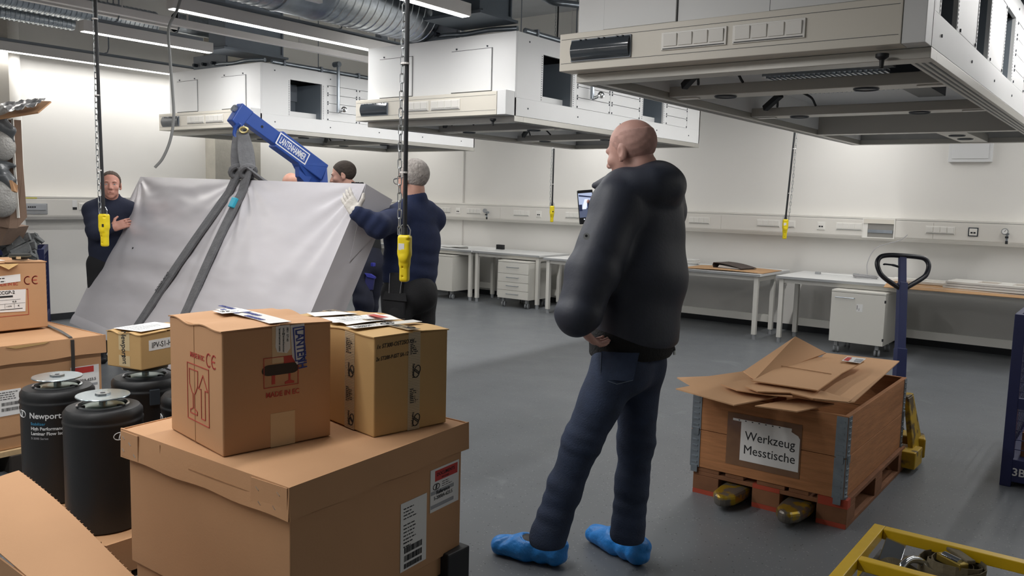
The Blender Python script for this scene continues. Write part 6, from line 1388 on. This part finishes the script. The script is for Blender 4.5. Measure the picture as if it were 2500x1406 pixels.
for nm, h_, t_ in (('left', heelL, toeL), ('right', heelR, toeR)):
    d = _n(t_ - h_); sd = np.cross(d, (0, 0, 1)); L = np.linalg.norm(t_ - h_); Uz = A(0, 0, 1)
    pr = [ecap(h_ + d * .05 + Uz * .058, h_ + d * L * .5 + Uz * .056, (.056, .058), (.06, .056), sd, k=.03), ecap(h_ + d * L * .5 + Uz * .052, t_ - d * .05 + Uz * .04, (.06, .052), (.05, .04), sd, k=.03), ell(h_ + d * .03 + Uz * .07, (.045, .05, .06), (d, sd, Uz), k=.03), ell(h_ + d * .115 + Uz * .13, (.085, .05, .055), (d, sd, Uz), op='-', k=.015)]
    zf = fnp(lambda g: -(.0 - g[..., 2]) * -1, (-9, -9, -.2), (9, 9, -.1), op='-') if False else None
    part('shoe_cover', sdf_mesh(pr, .0065, .025, folds([(t_ - d * .09 + Uz * .05, .07, sd + d * .5, 150, .005), (h_ + d * .1 + Uz * .05, .09, d + Uz * .4, 95, .005), (h_ + Uz * .06, .07, (0, .3, 1), 90, .005)])), SHOEC, p1, world=True, smooth='all')
    part('shoe', sdf_mesh([ecap(h_ + d * .06 + Uz * .07, h_ + d * .17 + Uz * .075, (.045, .045), (.043, .035), sd), cap(h_ + d * .085 + Uz * .08, h_ + d * .08 + Uz * .13, .045, .042)], .007, .02), SHOE, p1, world=True, smooth='all')
# the phone in his hand
px_, py_ = A(*(-2.041,3.319,1.520)) - A(*(-2.098,3.276,1.518)), A(*(-2.078,3.302,1.594)) - A(*(-2.055,3.298,1.444))
pn = _n(np.cross(px_, py_)); pyu = _n(py_); pxu = np.cross(pyu, pn); P0 = A(*(-2.059,3.280,1.519))
pm = frame(Vector(P0), pxu, pyu, pn); ph = thing('phone', 'black smartphone held up by the man in the black jacket, screen lit', 'phone', M=pm)
part('case', MB().bx((-.036, -.078, -.009), (.036, .078, 0)), RUBB, ph, bevel=.004)
def emis(name, c, e): return mat(name, c, .4, emit=e)
scn = part('screen', MB().bx((-.032, -.048, 0), (.032, .064, .0006)), emis('screen sky', 'a8b4d0', .75), ph)
part('screen_view', MB().bx((-.032, -.048, .0006), (.032, -.005, .0009)), emis('screen floor', '59627a', .6), scn)
part('screen_view', MB().prism([(-.02, -.01, .0009), (.0, -.01, .0009), (.012, .035, .0009), (-.004, .035, .0009)], (0, 0, .0003)), emis('screen white', 'dfe4f2', .8), scn)
part('screen_view', MB().bx((.006, -.022, .0012), (.022, .026, .0014)), emis('screen dark', '2c3450', .5), scn)
part('screen_view', MB().bx((-.032, -.018, .0012), (-.018, .012, .0014)), emis('screen dark', '2c3450', .5), scn)
part('screen_view', MB().prism([(-.03, .05, .0009), (.03, .04, .0009), (.03, .046, .0009), (-.03, .057, .0009)], (0, 0, .0003)), emis('screen dark', '2c3450', .5), scn)
for x in (-.012, -.0): part('screen_icon', MB().cyl((x, -.056, 0), (x, -.056, .0008), .003, n=10), emis('screen white', 'dfe4f2', .8), ph)

# ---- 2: grey haired man steadying the table top
p2 = thing('person', 'grey haired man with glasses in navy fleece and white gloves, seen from behind', 'person', (-3.35, 4.2, 0), 0)
f2 = _n(A(-.99, .12, 0)); r2_ = np.cross(f2, (0, 0, 1))          # his right hand side
Hc = A(*(-3.662,3.803,1.646)); fH = _n(A(-.97, .02, -.12)); S2 = A(*(-3.645,3.811,1.434)); W2 = A(*(-3.663,3.789,1.092)); PEL = A(*(-3.654,3.778,0.964))
SL, SR = S2 - r2_ * .15 - A(0, 0, .03), S2 + r2_ * .145 - A(0, 0, .035)
WL = A(*(-3.595,3.282,1.438)); EL = A(*(-3.532,3.383,1.367)); WR = A(*(-3.805,3.767,1.433)); ER = A(*(-3.858,3.983,1.284))
HPL, HPR = PEL - r2_ * .1, PEL + r2_ * .1; KL, KR = A(*(-3.570,3.583,0.647)), A(*(-3.603,3.828,0.599)); AL, AR = A(KL[0] + .03, KL[1] - .05, .1), A(KR[0] + .05, KR[1] + .02, .1)
hl, tl_ = A(AL[0], AL[1], 0) - f2 * .07, A(AL[0], AL[1], 0) + f2 * .2; hr, tr_ = A(AR[0], AR[1], 0) - f2 * .07, A(AR[0], AR[1], 0) + f2 * .2
body = head_prims(Hc, fH, (0, 0, 1), 1.02) + [cap(Hc + A(.02, 0, -.06), S2 + A(0, 0, .02), .06, .07), ecap(S2 - A(0, 0, .05), W2, (.16, .1), (.14, .1), r2_), cap(SL, EL, .05, .045), cap(EL, WL, .042, .03), cap(SR, ER, .05, .045), cap(ER, WR, .042, .03), ecap(W2, PEL, (.13, .1), (.15, .1), r2_)]
for h_, k_, a_ in ((HPL, KL, AL), (HPR, KR, AR)): body += [cap(h_, k_, .075, .055), cap(k_, a_, .052, .035)]
gl = hand_prims(WL, A(*(-3.674,3.284,1.516)) - WL, A(*E3), -1, .2, 1.06, .2, thumb=(.95, .35, .05)) + [cap(WL - _n(WL - EL) * .03, WL + _n(WL - EL) * .012, .037, .036)]
gr = hand_prims(WR, A(*(-3.736,3.652,1.506)) - WR, -r2_ + A(0, 0, 0), 1, .35, 1.06) + [cap(WR - _n(WR - ER) * .03, WR, .036)]
part('body', sdf_mesh(body + [cap(WL - _n(WL - EL) * .02, WL, .026), cap(WR - _n(WR - ER) * .02, WR, .026)], .0085, .018), SKIN2, p2, world=True, smooth='all')
for nm, g_ in (('glove', gl), ('glove', gr)): part(nm, sdf_mesh(g_, .0045, .008, folds([(WL + A(-.02, 0, .03), .05, (.4, .3, 1), 220, .0015)])), GLOVE, p2, world=True, smooth='all')
hair(p2, Hc, fH, (0, 0, 1), mat('grey hair', 'a8a29d', .9, var=.25, vscale=40, bump=.8, bscale=90), 1.02, t=.007, back=-.075)
r_, f_, u_ = axes(fH, (0, 0, 1)); P = lambda x, y, z: Vector(Hc + r_ * x + f_ * y + u_ * z)
g = part('glasses', MB().tube([P(-.082, -.01, .012), P(-.078, .04, .01), P(-.07, .098, .008)], .0022, 6).tube([P(.082, -.01, .012), P(.078, .04, .01), P(.07, .098, .008)], .0022, 6), DARKST, p2, world=True, smooth=True)
for sg in (-1, 1): part('lens_rim', MB().tube([P(sg * .036 + .026 * math.cos(a), .108, .0 + .019 * math.sin(a)) for a in [R(30 * k) for k in range(13)]], .002, 6), DARKST, g, world=True, smooth=True)
fl = [ecap(W2 - A(0, 0, .055), lerp(W2, S2, .5), (.18, .135), (.195, .145), r2_), ecap(lerp(W2, S2, .5), S2 - A(0, 0, .045), (.185, .14), (.15, .115), r2_), cap(S2 - r2_ * .08, SL, .09, .08), cap(S2 + r2_ * .08, SR, .09, .075), cap(SL, EL, .08, .07), cap(EL, WL - _n(WL - EL) * .004, .068, .047), cap(SR, ER, .08, .07), cap(ER, WR - _n(WR - ER) * .03, .066, .046), ecap(S2 + A(.0, 0, .02), S2 + A(.0, .0, .09), (.085, .085), (.074, .078), r2_), ecap(W2 - A(0, 0, .0), W2 - A(0, 0, .03), (.185, .14), (.18, .138), r2_),
      ecap(S2 + A(-.01, 0, .085), S2 + A(-.01, 0, .15), (.062, .066), (.06, .062), r2_, op='-', k=.01)]
part('fleece', sdf_mesh(fl, .0085, .03, folds([(lerp(EL, WL, .35), .1, WL - EL, 95, .005), (EL, .09, (.5, .2, .6), 70, .005), (W2 - A(0, 0, .0), .17, (.1, .1, 1), 75, .007), (lerp(SL, S2, .3) - A(0, 0, .1), .12, (.6, .2, 1), 45, .005), (lerp(W2, S2, .45), .16, (.2, .3, 1), 36, .003)])), NAVY, p2, world=True, smooth='all')
tr = [ecap(W2 - A(0, 0, .05), PEL - A(0, 0, .04), (.165, .125), (.172, .128), r2_), ell(PEL - f2 * .07 - A(0, 0, .03), (.13, .13, .12)), cap(HPL - A(0, 0, .03), KL, .1, .082), cap(KL, AL, .08, .075), cap(HPR - A(0, 0, .03), KR, .1, .08), cap(KR, AR, .078, .073)]
part('work_trousers', sdf_mesh(tr, .009, .035, folds([(KL + A(0, 0, .1), .14, (.3, .1, 1), 50, .006), (KR + A(0, 0, .1), .14, (.3, .1, 1), 46, .006), (PEL - A(0, 0, .1), .13, (.6, .3, 1), 40, .005), (AL, .12, (0, .1, 1), 60, .006), (AR, .12, (0, .1, 1), 60, .006)])), WORKP, p2, world=True, smooth='all')
cp = Vector((-3.594,3.583,0.866)); cM = frame(cp, rt, up, -fw)
ck = part('cargo_pocket', MB().box((0, 0, 0), (.14, .13, .03)).xf(cM), WORKP, p2, world=True, bevel=.012); part('pocket_flap', MB().prism([(-.07, .05, .016), (.08, .04, .016), (.07, .09, .0), (-.055, .1, .0)], (0, 0, .008)).xf(cM), WORKP, ck, world=True, bevel=.003)
part('tool_pouch', MB().box((.01, .15, .0), (.075, .13, .02)).xf(cM), WORKP, p2, world=True, bevel=.004)
part('piping', MB().tube([cM @ Vector(q) for q in ((-.028, .21, .018), (-.03, .15, .018), (-.03, .09, .018))], .0014, 4).tube([cM @ Vector(q) for q in ((.05, .21, .018), (.042, .15, .018), (.036, .09, .018))], .0014, 4), mat('grey piping', 'a3a5a8', .7), p2, world=True)['kind'] = 'stuff'
for h_, t_ in ((hl, tl_), (hr, tr_)): part('shoe', sdf_mesh(foot_prims(h_, t_) + [cap(lerp(h_, t_, .27) + A(0, 0, .06), lerp(h_, t_, .25) + A(0, 0, .12), .048, .046)], .009, .03), SHOE, p2, world=True, smooth='all')

# ---- 3, 4, 5: the workers behind the table top
def worker(label, Hc, fH, S, W, PEL, f, EL, WL, ER, WR, KL, KR, top, trs, hs=1.0, hm=None, hands=None, skin=SKIN2, res=.009, collar=.05, bits=True, brow='5b4636', hairargs={}):
    p = thing('person', label, 'person', (PEL[0], PEL[1], 0), 0); f = _n(f); r = np.cross(f, (0, 0, 1))
    SL, SR = S - r * .15 - A(0, 0, .035), S + r * .15 - A(0, 0, .035); HPL, HPR = PEL - r * .095, PEL + r * .095
    AL, AR = A(KL[0], KL[1], .1) - f * .04, A(KR[0], KR[1], .1) - f * .04
    b = head_prims(Hc, fH, (0, 0, 1), hs) + [cap(Hc - _n(fH) * .015 - A(0, 0, .06), S + A(0, 0, .02), .057 * hs, .068), ecap(S - A(0, 0, .05), W, (.16, .1), (.14, .1), r), cap(SL, EL, .05, .045), cap(EL, WL, .042, .029), cap(SR, ER, .05, .045), cap(ER, WR, .042, .029), ecap(W, PEL, (.13, .1), (.15, .1), r)]
    for h_, k_, a_ in ((HPL, KL, AL), (HPR, KR, AR)): b += [cap(h_, k_, .075, .055), cap(k_, a_, .052, .035)]
    b += hand_prims(WL, hands[0], hands[1], -1, .35) + hand_prims(WR, hands[2], hands[3], 1, .35)
    part('body', sdf_mesh(b, res * .75, .017), skin, p, world=True, smooth='all')
    if bits: face_bits(p, Hc, fH, (0, 0, 1), hs, brow)
    if hm: hair(p, Hc, fH, (0, 0, 1), hm, hs, **hairargs)
    j = [ecap(W - A(0, 0, .06), lerp(W, S, .5), (.17, .13), (.185, .14), r), ecap(lerp(W, S, .5), S - A(0, 0, .045), (.18, .14), (.145, .11), r), cap(S - r * .08, SL, .085, .078), cap(S + r * .08, SR, .085, .078), cap(SL, EL, .082, .07), cap(EL, WL - _n(WL - EL) * .02, .068, .045), cap(SR, ER, .082, .07), cap(ER, WR - _n(WR - ER) * .02, .066, .045), ecap(S + A(0, 0, .02), S + A(0, 0, .03 + collar), (.085, .085), (.074, .078), r), ecap(S + A(0, 0, .06 + collar), S + A(0, 0, .2), (.06, .064), (.06, .062), r, op='-', k=.01)]
    part('pullover', sdf_mesh(j, res, .03, folds([(EL, .09, EL - SL, 70, .006), (ER, .09, ER - SR, 70, .006), (lerp(EL, SL, .5), .09, EL - SL, 60, .004), (lerp(ER, SR, .5), .09, ER - SR, 60, .005), (W, .16, (.1, .1, 1), 50, .005)])), top, p, world=True, smooth='all')
    t_ = [ecap(W - A(0, 0, .05), PEL - A(0, 0, .04), (.16, .12), (.168, .125), r), cap(HPL - A(0, 0, .03), KL, .098, .08), cap(KL, AL, .078, .07), cap(HPR - A(0, 0, .03), KR, .098, .08), cap(KR, AR, .078, .07)]
    part('work_trousers', sdf_mesh(t_, res + .001, .035, folds([(KL, .14, (.2, .1, 1), 50, .006), (KR, .14, (.2, .1, 1), 50, .006)])), trs, p, world=True, smooth='all')
    for a_ in (AL, AR):
        h_ = A(a_[0], a_[1], 0) - f * .07; part('shoe', sdf_mesh(foot_prims(h_, h_ + f * .27) + [cap(h_ + f * .075 + A(0, 0, .06), h_ + f * .07 + A(0, 0, .12), .048, .046)], .01, .03), SHOE, p, world=True, smooth='all')
    return p
Hc = A(*(-7.187,3.716,1.564)); S = A(*(-7.237,3.741,1.375)); W = A(*(-7.295,3.746,0.994)); PEL = A(W[0], W[1], .9); f = A(.95, -.3, 0); r = np.cross(_n(f), (0, 0, 1))
WRt = A(*(-7.068,3.656,1.201)); ERt = A(*(-7.172,3.559,1.163))
worker('young man in dark navy pullover steadying the left end of the wrapped table top', Hc, A(.86, -.5, .05), S, W, PEL, f, S - r * .18 + A(-.05, .16, -.3), S - r * .12 + A(-.02, .2, -.55), ERt, WRt, PEL - r * .1 + A(.0, 0, -.43), PEL + r * .1 + A(0, 0, -.43), NAVY2, WORKP, 1.0, mat('cropped brown hair', '4a3e35', .9, var=.2, vscale=50), (A(.3, -.6, .3), A(.8, .4, 0), A(*(-7.026,3.743,1.237)) - WRt, A(-.6, .8, -.1)), skin=mat('fair skin', 'c58f7e', .55, var=.05, vscale=25), collar=.055, hairargs=dict(t=.0055, back=-.03, line=.066))
Hc = A(*(-5.551,4.906,1.699)); S = A(*(-5.490,4.992,1.533)); W = A(*(-5.369,4.965,1.135)); PEL = A(*(-5.294,4.935,0.965)); f = A(-.9, .25, 0); r = np.cross(_n(f), (0, 0, 1))
m5 = worker('dark haired man looking down behind the wrapped table top, beside the crane boom', Hc, A(-.78, -.62, -.2), S, W, PEL, f, S - r * .22 + A(-.05, 0, -.27), S - r * .1 + A(-.26, .05, -.36), S + r * .22 + A(-.05, 0, -.27), S + r * .1 + A(-.26, .05, -.36), A(*(-5.169,4.798,0.653)), A(*(-5.318,4.993,0.604)), mat('black polo', '17181b', .85), mat('dark navy trousers', '161a2c', .85, var=.1, vscale=16), 1.0, mat('dark brown hair', '3a322c', .9, var=.2, vscale=50), (A(-1, 0, -.2), A(0, .3, -1), A(-1, 0, -.2), A(0, -.3, -1)), hairargs=dict(t=.006, back=-.055), brow='3a2f28')
part('tool_bag', MB().prism([(-5.159,4.810,0.870), (-5.101,4.852,0.859), (-5.105,4.834,0.749), (-5.164,4.788,0.741)], fw * .06), mat('royal blue bag', '23265f', .7), m5, world=True, bevel=.006)
part('tool_bag_flap', MB().prism([(-5.164,4.796,0.891), (-5.123,4.826,0.886), (-5.088,4.849,0.860), (-5.092,4.844,0.843), (-5.142,4.808,0.855)], fw * .07), mat('royal blue', '33379a', .6), m5, world=True, bevel=.004)
part('belt_clip', MB().box((-5.132,4.867,0.959), (.03, .03, .03)), mat('royal blue', '33379a', .6), m5, world=True, bevel=.003)
Hc = A(*(-6.353,4.979,1.595)); S = A(*(-6.369,5.001,1.379)); W = A(*(-6.337,4.974,1.007)); PEL = A(W[0], W[1], .92); f = A(.3, -.95, 0); r = np.cross(_n(f), (0, 0, 1))
worker('bald man of whom only the crown shows behind the wrapped table top', Hc, A(.5, -.8, -.3), S, W, PEL, f, S - r * .22 + A(0, 0, -.28), S - r * .12 + A(.1, -.22, -.34), S + r * .22 + A(0, 0, -.28), S + r * .12 + A(.1, -.22, -.34), PEL - r * .1 + A(0, 0, -.43), PEL + r * .1 + A(0, 0, -.43), NAVY2, WORKP, 1.0, None, (A(.2, -1, 0), A(0, 0, -1), A(.2, -1, 0), A(0, 0, -1)), skin=mat('bald skin', 'bb8a76', .5, var=.05, vscale=25), bits=True, res=.011)
